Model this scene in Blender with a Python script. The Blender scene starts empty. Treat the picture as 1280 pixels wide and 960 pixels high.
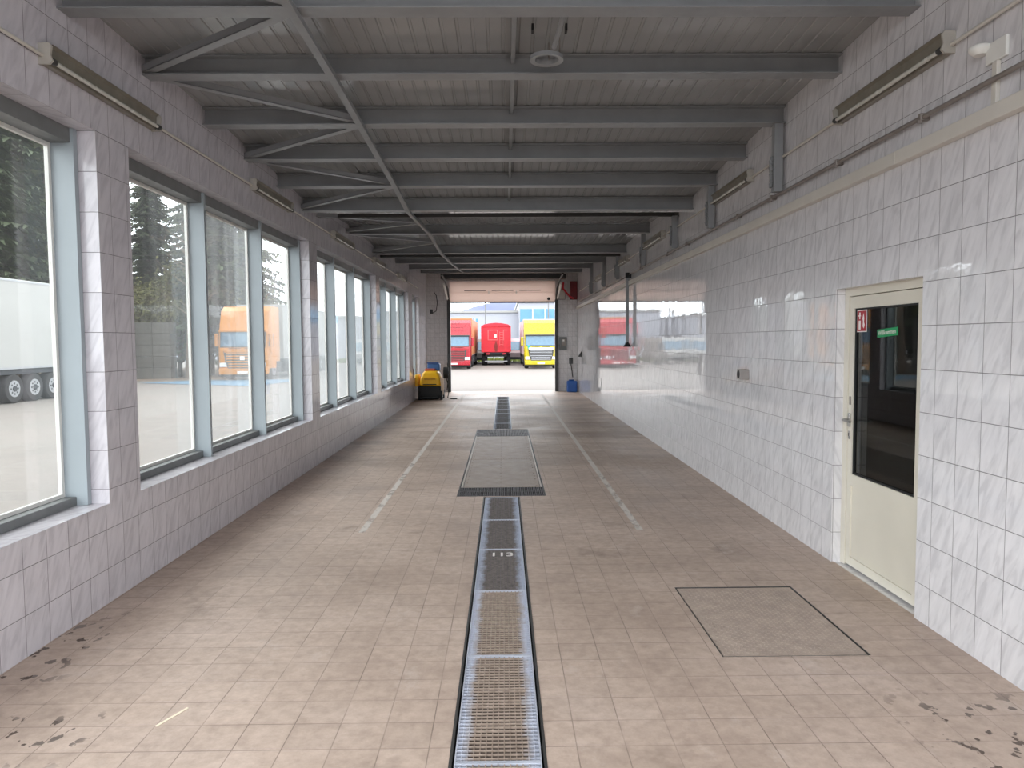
import bpy, bmesh, math, random
from mathutils import Vector, Matrix
random.seed(7)
C = bpy.context.scene.collection
SC = bpy.context.scene
XL, XR, YF, YE = -2.526, 2.414, -.25, 23.8        # hall: inner wall faces, open front, end wall
# ------------------------------------------------------------------ helpers
def lin(r, g, b):
    f = lambda c: ((c/255+.055)/1.055)**2.4 if c > 10 else c/255/12.92
    return (f(r), f(g), f(b), 1)
def sm(a, b, x):
    t = max(0, min(1, (x-a)/(b-a))); return t*t*(3-2*t)
class MB:
    """collects shapes into one mesh"""
    def __init__(s): s.v = []; s.f = []; s.mi = []; s.sm = []
    def add(s, vs, fs, mi=0, smooth=False):
        o = len(s.v); s.v += [tuple(v) for v in vs]
        for f in fs: s.f.append(tuple(o+i for i in f)); s.mi.append(mi); s.sm.append(smooth)
        return s
    def box(s, x0, x1, y0, y1, z0, z1, mi=0, b=0):
        if x0 > x1: x0, x1 = x1, x0
        if y0 > y1: y0, y1 = y1, y0
        if z0 > z1: z0, z1 = z1, z0
        if b:
            b = min(b, (x1-x0)*.45, (y1-y0)*.45, (z1-z0)*.45)
            bm = bmesh.new(); bmesh.ops.create_cube(bm, size=1)
            for v in bm.verts: v.co = ((x0+x1)/2+v.co.x*(x1-x0), (y0+y1)/2+v.co.y*(y1-y0), (z0+z1)/2+v.co.z*(z1-z0))
            bmesh.ops.bevel(bm, geom=bm.edges[:], offset=b, segments=2, affect='EDGES', profile=.5)
            bm.verts.index_update(); s.add([v.co[:] for v in bm.verts], [[v.index for v in f.verts] for f in bm.faces], mi); bm.free()
            return s
        vs = [(x0,y0,z0),(x1,y0,z0),(x1,y1,z0),(x0,y1,z0),(x0,y0,z1),(x1,y0,z1),(x1,y1,z1),(x0,y1,z1)]
        return s.add(vs, [(3,2,1,0),(4,5,6,7),(0,1,5,4),(2,3,7,6),(1,2,6,5),(3,0,4,7)], mi)
    def tube(s, pts, r, n=8, mi=0, caps=True):
        pts = [Vector(p) for p in pts]; rs = r if isinstance(r, (list, tuple)) else [r]*len(pts)
        o = []; prev = None
        for i, p in enumerate(pts):
            t = (pts[min(i+1, len(pts)-1)]-pts[max(i-1, 0)]).normalized()
            if prev is None: a = t.cross(Vector((0,0,1)) if abs(t.z) < .9 else Vector((1,0,0))).normalized()
            else: a = (prev - t*prev.dot(t)).normalized()
            prev = a; b = t.cross(a)
            for k in range(n):
                q = 2*math.pi*k/n; o.append(p+(a*math.cos(q)+b*math.sin(q))*rs[i])
        fs = [(i*n+k, i*n+(k+1) % n, (i+1)*n+(k+1) % n, (i+1)*n+k) for i in range(len(pts)-1) for k in range(n)]
        s.add(o, fs, mi, True)
        if caps:
            m = len(pts)-1
            s.add(o[:n], [tuple(range(n-1, -1, -1))], mi); s.add(o[m*n:], [tuple(range(n))], mi)
        return s
    def prism(s, poly, axis, a, b, mi=0):
        """2-D polygon swept along an axis; poly in the two other axes (in x,y,z order)"""
        n = len(poly)
        def P(u, v, w): return {'x': (w, u, v), 'y': (u, w, v), 'z': (u, v, w)}[axis]
        vs = [P(u, v, a) for u, v in poly]+[P(u, v, b) for u, v in poly]
        return s.add(vs, [(i, (i+1) % n, n+(i+1) % n, n+i) for i in range(n)]+[tuple(range(n-1, -1, -1)), tuple(range(n, 2*n))], mi)
    def loft(s, secs, mi=0, smooth=False, caps=True):
        n = len(secs[0]); o = [p for q in secs for p in q]
        s.add(o, [(i*n+k, i*n+(k+1) % n, (i+1)*n+(k+1) % n, (i+1)*n+k) for i in range(len(secs)-1) for k in range(n)], mi, smooth)
        if caps: s.add(secs[0], [tuple(range(n-1, -1, -1))], mi); s.add(secs[-1], [tuple(range(n))], mi)
        return s
    def disc(s, c, r, axis, n=20, mi=0):
        vs = []
        for k in range(n):
            q = 2*math.pi*k/n; a, b = r*math.cos(q), r*math.sin(q)
            vs.append({'x': (c[0], c[1]+a, c[2]+b), 'y': (c[0]+a, c[1], c[2]+b), 'z': (c[0]+a, c[1]+b, c[2])}[axis])
        return s.add(vs, [tuple(range(n))], mi)
    def build(s, name, mat, parent=None):
        me = bpy.data.meshes.new(name); me.from_pydata(s.v, [], s.f)
        for m in (mat if isinstance(mat, (list, tuple)) else [mat]): me.materials.append(m)
        for p, i, q in zip(me.polygons, s.mi, s.sm): p.material_index = i; p.use_smooth = q
        bm = bmesh.new(); bm.from_mesh(me); bmesh.ops.recalc_face_normals(bm, faces=bm.faces[:]); bm.to_mesh(me); bm.free()
        o = bpy.data.objects.new(name, me); C.objects.link(o)
        if parent is not None: o.parent = parent
        return o
def tag(o, label=None, cat=None, group=None, kind=None):
    if label: o['label'] = label
    if cat: o['category'] = cat
    if group: o['group'] = group
    if kind: o['kind'] = kind
    return o
def struct(o, label=None): return tag(o, label=label, kind='structure')
def empty(name, label, cat, loc=(0,0,0), rz=0, group=None):
    o = bpy.data.objects.new(name, None); C.objects.link(o); o.location = loc; o.rotation_euler = (0,0,rz); o.empty_display_size = .2
    return tag(o, label, cat, group)
def copy_tree(o, parent=None):
    c = o.copy(); C.objects.link(c)
    if parent is not None: c.parent = parent
    for ch in list(o.children): copy_tree(ch, c)
    return c
def dup(o, label, loc, rz=None):
    c = copy_tree(o); c.location = loc
    if rz is not None: c.rotation_euler = (0,0,rz)
    c['label'] = label
    return c
def text(name, body, size, mat, parent, loc, axes, depth=.001, bold=0):
    cu = bpy.data.curves.new(name, 'FONT'); cu.body = body; cu.size = size; cu.align_x = 'CENTER'; cu.align_y = 'CENTER'; cu.extrude = depth; cu.offset = bold
    t = bpy.data.objects.new(name, cu); C.objects.link(t)
    bpy.context.view_layer.update()
    me = bpy.data.meshes.new_from_object(t.evaluated_get(bpy.context.evaluated_depsgraph_get()))
    bpy.data.objects.remove(t)
    X, Y = Vector(axes[0]), Vector(axes[1]); Z = X.cross(Y); L = Vector(loc)
    for v in me.vertices: v.co = L+X*v.co.x+Y*v.co.y+Z*v.co.z
    me.materials.clear(); me.materials.append(mat)
    o = bpy.data.objects.new(name, me); C.objects.link(o)
    if parent is not None: o.parent = parent
    return o
# ------------------------------------------------------------------ materials
class NT:
    def __init__(s, name):
        s.m = bpy.data.materials.new(name); s.m.use_nodes = True; s.t = s.m.node_tree
        s.b = s.t.nodes['Principled BSDF']; s.out = s.t.nodes['Material Output']
        s.co = s.n('ShaderNodeTexCoord').outputs['Object']
    def n(s, ty, **kw):
        n = s.t.nodes.new(ty)
        for k, v in kw.items(): setattr(n, k, v)
        return n
    def put(s, sock, v):
        if isinstance(v, bpy.types.NodeSocket): s.t.links.new(v, sock)
        elif v is not None: sock.default_value = v
    def math(s, op, a, b=None, c=None, clamp=False):
        n = s.n('ShaderNodeMath', operation=op, use_clamp=clamp)
        for i, v in enumerate((a, b, c)): s.put(n.inputs[i], v)
        return n.outputs[0]
    def sep(s, v=None):
        n = s.n('ShaderNodeSeparateXYZ'); s.put(n.inputs[0], v if v is not None else s.co); return n.outputs
    def comb(s, x=0., y=0., z=0.):
        n = s.n('ShaderNodeCombineXYZ')
        for i, v in enumerate((x, y, z)): s.put(n.inputs[i], v)
        return n.outputs[0]
    def map(s, v, scale=(1,1,1), rot=(0,0,0), loc=(0,0,0)):
        n = s.n('ShaderNodeMapping'); s.put(n.inputs[0], v); n.inputs['Scale'].default_value = scale; n.inputs['Rotation'].default_value = rot; n.inputs['Location'].default_value = loc
        return n.outputs[0]
    def noise(s, scale, detail=4., rough=.55, v=None, dist=0.):
        n = s.n('ShaderNodeTexNoise'); s.put(n.inputs['Vector'], v if v is not None else s.co)
        n.inputs['Scale'].default_value = scale; n.inputs['Detail'].default_value = detail; n.inputs['Roughness'].default_value = rough; n.inputs['Distortion'].default_value = dist
        return n.outputs['Fac']
    def ramp(s, v, *stops):
        n = s.n('ShaderNodeValToRGB'); s.put(n.inputs[0], v); e = n.color_ramp.elements
        while len(e) < len(stops): e.new(.5)
        for q, (p, c) in zip(e, stops): q.position = p; q.color = c if isinstance(c, (tuple, list)) else (c, c, c, 1)
        return n.outputs[0]
    def mix(s, f, a, b, mode='MIX'):
        n = s.n('ShaderNodeMix', data_type='RGBA', blend_type=mode); s.put(n.inputs[0], f); s.put(n.inputs[6], a); s.put(n.inputs[7], b); return n.outputs[2]
    def rng(s, v, a, b, c, d):
        n = s.n('ShaderNodeMapRange', clamp=True)
        for i, x in enumerate((v, a, b, c, d)): s.put(n.inputs[i], x)
        return n.outputs[0]
    def bump(s, h, strength=1., dist=1., normal=None):
        n = s.n('ShaderNodeBump'); n.inputs['Strength'].default_value = strength; n.inputs['Distance'].default_value = dist; s.put(n.inputs['Height'], h)
        if normal is not None: s.put(n.inputs['Normal'], normal)
        return n.outputs[0]
    def set(s, **kw):
        for k, v in kw.items(): s.put(s.b.inputs[k.replace('_', ' ')], v)
        return s.m
def plain(name, col, rough=.5, metal=0., var=.12, scale=6., bump=0.):
    n = NT(name); f = n.noise(scale, 5.)
    a = tuple(c*(1-var) for c in col[:3])+(1,); b = tuple(min(1, c*(1+var)) for c in col[:3])+(1,)
    n.set(Base_Color=n.ramp(f, (.3, a), (.7, b)), Roughness=n.rng(n.noise(scale*2.3, 3.), .3, .7, max(0, rough-.07), min(1, rough+.07)), Metallic=metal)
    if bump: n.set(Normal=n.bump(n.noise(scale*8, 3.), 1., bump))
    return n.m
def tile_mat(name, ax, size, off, dark, light, grout, rough=.1, tilt=.006, gw=.0012, slant=.42, ior=1.5):
    n = NT(name); c = n.sep(); I = dict(X=0, Y=1, Z=2)
    u = n.math('DIVIDE', n.math('SUBTRACT', c[I[ax[0]]], off[0]), size[0]); v = n.math('DIVIDE', n.math('SUBTRACT', c[I[ax[1]]], off[1]), size[1])
    fu, fv = n.math('FRACT', u), n.math('FRACT', v)
    cell = n.comb(n.math('FLOOR', u), n.math('FLOOR', v), 3.)
    wn = n.n('ShaderNodeTexWhiteNoise', noise_dimensions='3D'); n.put(wn.inputs['Vector'], cell); rc = n.sep(wn.outputs['Color'])
    du = n.math('MULTIPLY', n.math('MINIMUM', fu, n.math('SUBTRACT', 1., fu)), size[0]); dv = n.math('MULTIPLY', n.math('MINIMUM', fv, n.math('SUBTRACT', 1., fv)), size[1])
    d = n.math('MINIMUM', du, dv)
    g = n.rng(d, gw, gw*1.8, 1., 0.)
    # marbled streaks running diagonally, shifted on each tile
    p = n.comb(n.math('ADD', n.math('MULTIPLY', u, size[0]), n.math('MULTIPLY', rc[0], 7.)), n.math('ADD', n.math('MULTIPLY', v, size[1]), n.math('MULTIPLY', rc[1], 7.)), 0.)
    sk = n.math('ADD', n.sep(p)[0], n.math('MULTIPLY', n.sep(p)[1], slant))
    p = n.comb(n.math('MULTIPLY', sk, 19.), n.math('MULTIPLY', n.sep(p)[1], 5.), 0.)
    s1 = n.noise(1., 4., .55, p, .6)
    col = n.ramp(s1, (.34, dark), (.50, tuple((a+2*b)/3 for a, b in zip(dark, light))), (.66, light))
    col = n.mix(n.math('MULTIPLY', n.math('SUBTRACT', rc[2], .5), .10), col, (0,0,0,1))
    col = n.mix(g, col, grout)
    h = n.math('ADD', n.math('MULTIPLY', n.math('MULTIPLY', n.math('SUBTRACT', rc[0], .5), n.math('SUBTRACT', fu, .5)), tilt*size[0]*2),
               n.math('MULTIPLY', n.math('MULTIPLY', n.math('SUBTRACT', rc[1], .5), n.math('SUBTRACT', fv, .5)), tilt*.5*size[1]*2))
    h = n.math('ADD', h, n.math('MULTIPLY', n.noise(9., 2.), .0006))
    h = n.math('SUBTRACT', h, n.math('MULTIPLY', g, .0008))
    rr = n.math('ADD', n.math('MULTIPLY', g, .4), n.rng(n.noise(3.), .3, .7, rough*.8, rough*1.25))
    n.set(Base_Color=col, Roughness=rr, Normal=n.bump(h, 1., 1.), IOR=ior)
    return n.m
TD, TL, TG = lin(204,202,205), lin(225,223,225), lin(106,102,103)
M = {}
M['tL'] = [tile_mat('tile_left_'+a+b, (a, b), sz, of, lin(196,192,198), lin(216,212,217), TG, slant=-.42) for a, b, sz, of in
           (('Y','Z',(.2,.25),(.157,.22)), ('X','Z',(.2,.25),(XL+.002-.2,.22)), ('X','Y',(.2,.2),(XL,.157)))]
M['tR'] = [tile_mat('tile_right_'+a+b, (a, b), sz, of, TD, TL, TG, rough=.025, tilt=.006, ior=1.72) for a, b, sz, of in
           (('Y','Z',(.2,.25),(.022,-.03)), ('X','Z',(.2,.25),(XR+.01,-.03)), ('X','Y',(.2,.2),(XR,.022)))]
M['tE'] = [tile_mat('tile_end_'+a+b, (a, b), (.15,.15), (0,0), lin(198,194,193), lin(214,210,209), lin(130,124,123), rough=.2) for a, b in (('Y','Z'), ('X','Z'), ('X','Y'))]
def floor_mat():
    n = NT('floor_tiles'); c = n.sep()
    u = n.math('DIVIDE', n.math('SUBTRACT', c[0], -.115), .2); v = n.math('DIVIDE', n.math('SUBTRACT', c[1], .05), .2)
    fu, fv = n.math('FRACT', u), n.math('FRACT', v)
    wn = n.n('ShaderNodeTexWhiteNoise', noise_dimensions='3D'); n.put(wn.inputs['Vector'], n.comb(n.math('FLOOR', u), n.math('FLOOR', v), 1.)); rc = n.sep(wn.outputs['Color'])
    d = n.math('MULTIPLY', n.math('MINIMUM', n.math('MINIMUM', fu, n.math('SUBTRACT', 1., fu)), n.math('MINIMUM', fv, n.math('SUBTRACT', 1., fv))), .2)
    g = n.math('MULTIPLY', n.rng(d, .0012, .0032, 1., 0.), n.rng(n.noise(2.2, 3.), .35, .6, .2, .65))
    big = n.noise(.9, 6., .6); fine = n.noise(14., 6., .7)
    col = n.ramp(big, (.3, lin(177,157,144)), (.5, lin(197,177,163)), (.72, lin(209,190,178)))
    col = n.mix(n.rng(fine, .35, .75, .0, .45), col, lin(118,100,86))
    col = n.mix(n.math('MULTIPLY', rc[0], .14), col, lin(110,96,86))
    band = n.rng(n.noise(.75, 5., .65, n.map(n.co, scale=(.45,1.,1), loc=(1,7,2))), .42, .62, 0., .75)   # grime lying across the hall
    band = n.math('MULTIPLY', band, n.rng(c[1], 6., 12., .15, .9))
    col = n.mix(band, col, lin(118,102,90))
    smudge = n.rng(n.noise(1.6, 5., .65, n.map(n.co, loc=(9,4,0))), .60, .72, 0., .5)      # oily scuffs
    col = n.mix(smudge, col, lin(108,92,80))
    pale = n.rng(n.noise(2.6, 6., .7, n.map(n.co, scale=(1,.6,1), loc=(3,8,0))), .60, .74, 0., .55)   # dried lime
    col = n.mix(pale, col, lin(205,192,184))
    # damp drip spots beside the two walls
    sp = n.noise(13., 3., .5, n.map(n.co, scale=(1,.8,1), loc=(2,1,5)))
    m1 = n.math('MULTIPLY', n.rng(c[0], -2.15, -2.3, 0., 1.), n.math('MULTIPLY', n.rng(c[1], 3.3, 3.5, 0., 1.), n.rng(c[1], 4.1, 4.5, 1., 0.)))
    m2 = n.math('MULTIPLY', n.rng(c[0], 1.62, 1.85, 0., 1.), n.math('MULTIPLY', n.rng(c[1], 2.4, 2.6, 0., 1.), n.rng(c[1], 3.1, 3.35, 1., 0.)))
    m3 = n.math('MULTIPLY', n.rng(c[0], -1.7, -1.8, 0., 1.), n.math('MULTIPLY', n.rng(c[1], 2.7, 2.85, 0., 1.), n.rng(c[1], 3.1, 3.2, 1., 0.)))
    wet = n.math('MULTIPLY', n.rng(sp, .60, .62, 0., 1.), n.math('MAXIMUM', m1, n.math('MAXIMUM', m2, m3)))
    col = n.mix(n.math('MULTIPLY', wet, .8), col, lin(62,50,44))
    col = n.mix(g, col, lin(92,78,70))
    h = n.math('SUBTRACT', n.math('MULTIPLY', fine, .0012), n.math('MULTIPLY', g, .0015))
    n.set(Base_Color=col, Roughness=n.math('SUBTRACT', n.rng(big, .3, .7, .42, .62), n.math('MULTIPLY', wet, .25)), Normal=n.bump(h, .7, 1.), Specular_IOR_Level=.22)
    return n.m
M['floor'] = floor_mat()
nn = NT('roof_sheet'); M['ceil'] = nn.set(Base_Color=nn.ramp(nn.noise(1.2), (.3, lin(144,144,144)), (.7, lin(155,155,155))), Roughness=.13)
M['steel'] = plain('grey_painted_steel', lin(140,142,144), .38, 0, .08, 5.)
M['dark'] = plain('dark_painted_steel', lin(58,57,56), .45)
M['black'] = plain('black_rubber', lin(24,24,25), .6, 0, .2)
M['pit'] = plain('pit_concrete', lin(46,42,38), .9)
M['bluegrey'] = plain('blue_grey_frame', lin(156,165,170), .45, 0, .04, 3.)
M['railgrey'] = plain('grey_rail', lin(112,114,114), .5, 0, .08)
M['white'] = plain('white_plastic', lin(224,223,218), .45, 0, .04)
M['cream'] = plain('cream_plastic', lin(206,201,192), .45, 0, .05, 3.)
M['doorcream'] = plain('cream_door_paint', lin(214,208,194), .4, 0, .04, 2.)
M['galv'] = plain('galvanised_pipe', lin(140,132,126), .4, .3, .15, 12.)
M['reflector'] = plain('dusty_reflector', lin(128,122,110), .4, 0, .15, 9.)
M['lampend'] = plain('dusty_lamp_end', lin(172,167,158), .5)
M['tubeglass'] = plain('unlit_tube', lin(205,204,196), .25, 0, .04)
M['chrome'] = plain('brushed_metal', lin(170,168,164), .3, .8, .05)
M['red'] = plain('red_lacquer', lin(196,30,46), .35, 0, .08)
M['signred'] = plain('sign_red', lin(160,30,42), .5, 0, .03)
M['signgreen'] = plain('sign_green', lin(24,140,84), .5, 0, .03)
M['paperwhite'] = plain('sign_white', lin(232,226,222), .5, 0, .02)
M['bluecan'] = plain('blue_plastic', lin(26,84,160), .45, 0, .06)
M['yellow'] = plain('yellow_plastic', lin(236,180,20), .4, 0, .05)
M['orangered'] = plain('orange_red_plastic', lin(190,84,40), .45)
M['leafdoor'] = plain('door_leaf_paint', lin(226,212,203), .5, 0, .03, 1.5)
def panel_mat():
    # door panels; translucency added so the raised leaf glows brighter
    n = NT('brightened_door_panel'); tl = n.n('ShaderNodeBsdfTranslucent'); tl.inputs[0].default_value = lin(238,222,214); mx = n.n('ShaderNodeMixShader'); mx.inputs[0].default_value = .58
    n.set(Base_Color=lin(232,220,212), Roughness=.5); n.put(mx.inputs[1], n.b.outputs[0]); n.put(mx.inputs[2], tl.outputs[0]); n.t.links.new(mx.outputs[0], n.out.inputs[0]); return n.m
M['asph'] = plain('tyre', lin(36,36,38), .85, 0, .15, 20.)
M['rim'] = plain('rim', lin(150,152,155), .4, .4, .1)
M['chassis'] = plain('chassis', lin(46,50,56), .7)
M['truckred'] = plain('truck_red', lin(155,13,33), .3, 0, .05)
M['truckdump'] = plain('dump_red', lin(200,16,40), .4, 0, .08, 3.)
M['truckyellow'] = plain('truck_yellow', lin(173,159,12), .3, 0, .04)
M['truckorange'] = plain('truck_orange', lin(182,115,9), .35, 0, .05)
M['trailerwhite'] = plain('trailer_white', lin(151,151,149), .5, 0, .03, 1.)
M['trailerorange'] = plain('trailer_orange', lin(175,115,73), .5, 0, .05, 1.)
M['trailerpink'] = plain('trailer_pale', lin(171,158,161), .5, 0, .04, 1.)
M['screen'] = plain('windscreen', lin(92,118,136), .08, .25, .1)  # sky reflection put into the pale blue base colour
M['chromelight'] = plain('headlamp', lin(220,222,226), .2, .2, .05)
M['bldg'] = plain('white_cladding', lin(160,163,172), .6, 0, .03, .3)
M['bldgblue'] = plain('blue_glazing', lin(82,134,169), .2, 0, .15, .6)
M['concrete'] = plain('block_concrete', lin(99,97,92), .85, 0, .18, 2., .01)
M['sand'] = plain('sandy_gravel', lin(121,105,89), .95, 0, .2, 3., .02)
M['bluemark'] = plain('blue_road_paint', lin(75,109,132), .8, 0, .08, 2.)
M['grass'] = plain('grass_blades', lin(97,109,48), .9, 0, .3, 3.)
M['bark'] = plain('bark', lin(74,64,54), .95, 0, .25, 8., .02)
M['needle'] = plain('conifer_needles', lin(54,64,38), .8, 0, .4, 1.5)
M['needle2'] = plain('conifer_needles_yellowish', lin(75,80,42), .8, 0, .35, 1.5)
M['leaf'] = plain('spring_leaves', lin(87,87,45), .8, 0, .35, 1.2)
M['twig'] = plain('bare_twigs', lin(104,88,72), .9, 0, .2, 3.)
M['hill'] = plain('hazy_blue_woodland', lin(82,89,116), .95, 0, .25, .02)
def yard_mat():
    n = NT('yard_paving'); c = n.sep()
    br = n.n('ShaderNodeTexBrick'); n.put(br.inputs['Vector'], n.co)
    br.inputs['Scale'].default_value = 1.; br.inputs['Brick Width'].default_value = .22; br.inputs['Row Height'].default_value = .11; br.inputs['Mortar Size'].default_value = .004
    br.inputs['Color1'].default_value = lin(113,108,103); br.inputs['Color2'].default_value = lin(107,102,97); br.inputs['Mortar'].default_value = lin(92,89,86)
    f = n.noise(.35, 6., .6)
    col = n.mix(n.rng(f, .35, .7, 0., .5), br.outputs['Color'], lin(117,107,103))
    col = n.mix(n.rng(n.noise(1.1, 5., .6, n.map(n.co, scale=(1,.35,1))), .58, .75, 0., .3), col, lin(88,84,81))
    n.set(Base_Color=col, Roughness=.85); return n.m
M['yard'] = yard_mat()
def grate_mat(c0=lin(136,121,109), c1=lin(166,150,137), edge=lin(196,200,214)):
    # galvanised lattice, brown with mud along the walked middle
    n = NT('galvanised_grating'); c = n.sep()
    ax = n.math('ABSOLUTE', c[0]); w = n.noise(11., 5., .7)
    m = n.rng(n.math('ADD', ax, n.math('MULTIPLY', n.math('SUBTRACT', w, .5), .10)), .105, .150, 1., 0.)
    col = n.mix(m, edge, n.ramp(n.noise(30., 4.), (.3, c0), (.7, c1)))
    n.set(Base_Color=col, Roughness=.5, Metallic=n.rng(m, 0., 1., .35, 0.)); return n.m
M['grate'] = grate_mat(); M['grate2'] = grate_mat(lin(88,82,80), lin(118,110,106), lin(176,182,198)); M['grate3'] = grate_mat(lin(58,56,58), lin(88,84,84), lin(140,146,158))
M['mud'] = plain('mud_in_grating', lin(82,71,64), .95, 0, .3, 25.)
M['mudgrey'] = plain('grey_silt', lin(78,72,71), .95, 0, .3, 25.)
M['plate'] = plain('worn_steel_plate', lin(152,138,127), .5, .05, .12, 4.)
M['plate2'] = plain('muddy_checker_plate', lin(166,150,138), .6, .0, .15, 9.)
M['grill'] = plain('dark_grating_bar', lin(66,64,68), .5, .3, .15, 9.)
def line_mat():
    n = NT('worn_white_paint'); c = n.sep()
    f = n.noise(7., 6., .7, n.map(n.co, scale=(1,.5,1)))
    thr = n.rng(c[1], 6., 14., .44, .28)
    k = n.rng(n.math('SUBTRACT', f, thr), -.10, .10, .08, .8)
    tr = n.n('ShaderNodeBsdfTransparent'); mx = n.n('ShaderNodeMixShader')
    n.set(Base_Color=lin(214,206,198), Roughness=.7)
    n.put(mx.inputs[0], k); n.put(mx.inputs[1], tr.outputs[0]); n.put(mx.inputs[2], n.b.outputs[0]); n.t.links.new(mx.outputs[0], n.out.inputs[0])
    return n.m
M['line'] = line_mat()
def glass_mat(name, tint, haze, gl=1.):
    n = NT(name); n.t.nodes.remove(n.b)
    tr = n.n('ShaderNodeBsdfTransparent'); tr.inputs[0].default_value = tint
    go = n.n('ShaderNodeBsdfGlossy'); go.inputs['Roughness'].default_value = .02; go.inputs[0].default_value = (gl, gl, gl, 1)
    tl = n.n('ShaderNodeBsdfTranslucent'); tl.inputs[0].default_value = (.9, .92, .93, 1)
    df = n.n('ShaderNodeBsdfDiffuse'); df.inputs[0].default_value = (.8, .82, .82, 1)
    ad = n.n('ShaderNodeMixShader'); ad.inputs[0].default_value = .4; n.put(ad.inputs[1], tl.outputs[0]); n.put(ad.inputs[2], df.outputs[0])
    f = n.noise(1., 5., .6, n.map(n.co, scale=(1, 7, .5)))          # dried wash streaks running down the pane
    lw = n.n('ShaderNodeLayerWeight'); lw.inputs[0].default_value = .5
    hz = n.math('MULTIPLY', n.rng(f, .3, .75, haze*.35, haze), n.rng(lw.outputs['Facing'], .55, .88, .5, 9.), clamp=True)
    m1 = n.n('ShaderNodeMixShader'); n.put(m1.inputs[0], hz); n.put(m1.inputs[1], tr.outputs[0]); n.put(m1.inputs[2], ad.outputs[0])
    fz = n.math('ADD', n.math('MULTIPLY', n.math('POWER', lw.outputs['Facing'], 5.), .94), .035)      # Schlick, two-sided
    m2 = n.n('ShaderNodeMixShader'); n.put(m2.inputs[0], fz); n.put(m2.inputs[1], m1.outputs[0]); n.put(m2.inputs[2], go.outputs[0])
    n.t.links.new(m2.outputs[0], n.out.inputs[0]); return n.m
M['glass'] = glass_mat('window_glass', (.95, .96, .95, 1), .06)
M['doorglass'] = glass_mat('door_glass', (.55, .57, .56, 1), .0)

# ------------------------------------------------------------------ floor with its pits
D0, D1 = -.222, .152                       # drain channel
PX0, PX1, PY0, PY1 = -.515, .440, 7.635, 13.52      # cover over the roller pit
MX0, MX1, MY0, MY1 = 1.126, 1.902, 3.662, 4.728     # hatch
FD0, FD1 = 13.56, 21.55
holes = [(D0, D1, .6, 7.60), (PX0, PX1, PY0, PY1), (D0+.007, D1-.012, FD0, FD1), (MX0, MX1, MY0, MY1)]
mb = MB()
xs = sorted({XL-.02, XR+.02, *[h[0] for h in holes], *[h[1] for h in holes]}); ys = sorted({YF, YE+.35, *[h[2] for h in holes], *[h[3] for h in holes]})
for i in range(len(xs)-1):
    for j in range(len(ys)-1):
        cx, cy = (xs[i]+xs[i+1])/2, (ys[j]+ys[j+1])/2
        if not any(h[0] < cx < h[1] and h[2] < cy < h[3] for h in holes):
            mb.add([(xs[i],ys[j],0),(xs[i+1],ys[j],0),(xs[i+1],ys[j+1],0),(xs[i],ys[j+1],0)], [(0,1,2,3)])
for x0, x1, y0, y1 in holes:
    zb = -.16
    mb.add([(x0,y0,0),(x1,y0,0),(x1,y1,0),(x0,y1,0),(x0,y0,zb),(x1,y0,zb),(x1,y1,zb),(x0,y1,zb)], [(4,5,6,7),(0,1,5,4),(1,2,6,5),(2,3,7,6),(3,0,4,7)], 1)
struct(mb.build('floor', [M['floor'], M['pit']]))
# walls -------------------------------------------------------------------
ZT = 4.25
def wall_box(mb, x0, x1, y0, y1, z0, z1):
    o = len(mb.f); mb.box(x0, x1, y0, y1, z0, z1)
    for k, mi in enumerate((2,2,1,1,0,0)): mb.mi[o+k] = mi
OPEN = [(.07,4.605), (5.0,9.53), (9.93,14.46), (14.88,19.33), (20.15,21.68)]
WZ0, WZ1 = .63, 2.972
TH = .30
mb = MB()
wall_box(mb, XL-TH, XL, YF, YE+.3, -.1, WZ0); wall_box(mb, XL-TH, XL, YF, YE+.3, WZ1, ZT)
e = YF
for a, b in OPEN+[(YE+.3, None)]:
    wall_box(mb, XL-TH, XL, e, a, WZ0, WZ1); e = b
struct(mb.build('wall_left', M['tL']))
DY0, DY1, DZ = 4.165, 5.262, 2.006
mb = MB()
wall_box(mb, XR, XR+.25, YF, DY0, -.1, ZT); wall_box(mb, XR, XR+.25, DY0, DY1, DZ, ZT); wall_box(mb, XR, XR+.25, DY1, YE+.3, -.1, ZT)
wall_box(mb, XR+.02, XR+.25, DY0, DY1, -.1, -.004)
struct(mb.build('wall_right', M['tR']))
EX0, EX1, EZ = -1.755, 1.695, 3.62
mb = MB()
wall_box(mb, XL, EX0, YE, YE+.3, -.1, ZT); wall_box(mb, EX1, XR, YE, YE+.3, -.1, ZT); wall_box(mb, EX0, EX1, YE, YE+.3, EZ, ZT)
struct(mb.build('wall_end', M['tE']))
# a small dark office behind the side door
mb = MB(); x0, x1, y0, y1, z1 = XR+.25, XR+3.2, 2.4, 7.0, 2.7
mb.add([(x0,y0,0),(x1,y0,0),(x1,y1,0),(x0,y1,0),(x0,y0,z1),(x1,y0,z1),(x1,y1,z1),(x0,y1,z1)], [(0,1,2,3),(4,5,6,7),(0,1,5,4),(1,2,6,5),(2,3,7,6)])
struct(mb.build('wall_office', plain('office_walls', lin(92,90,88), .8)))
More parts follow.
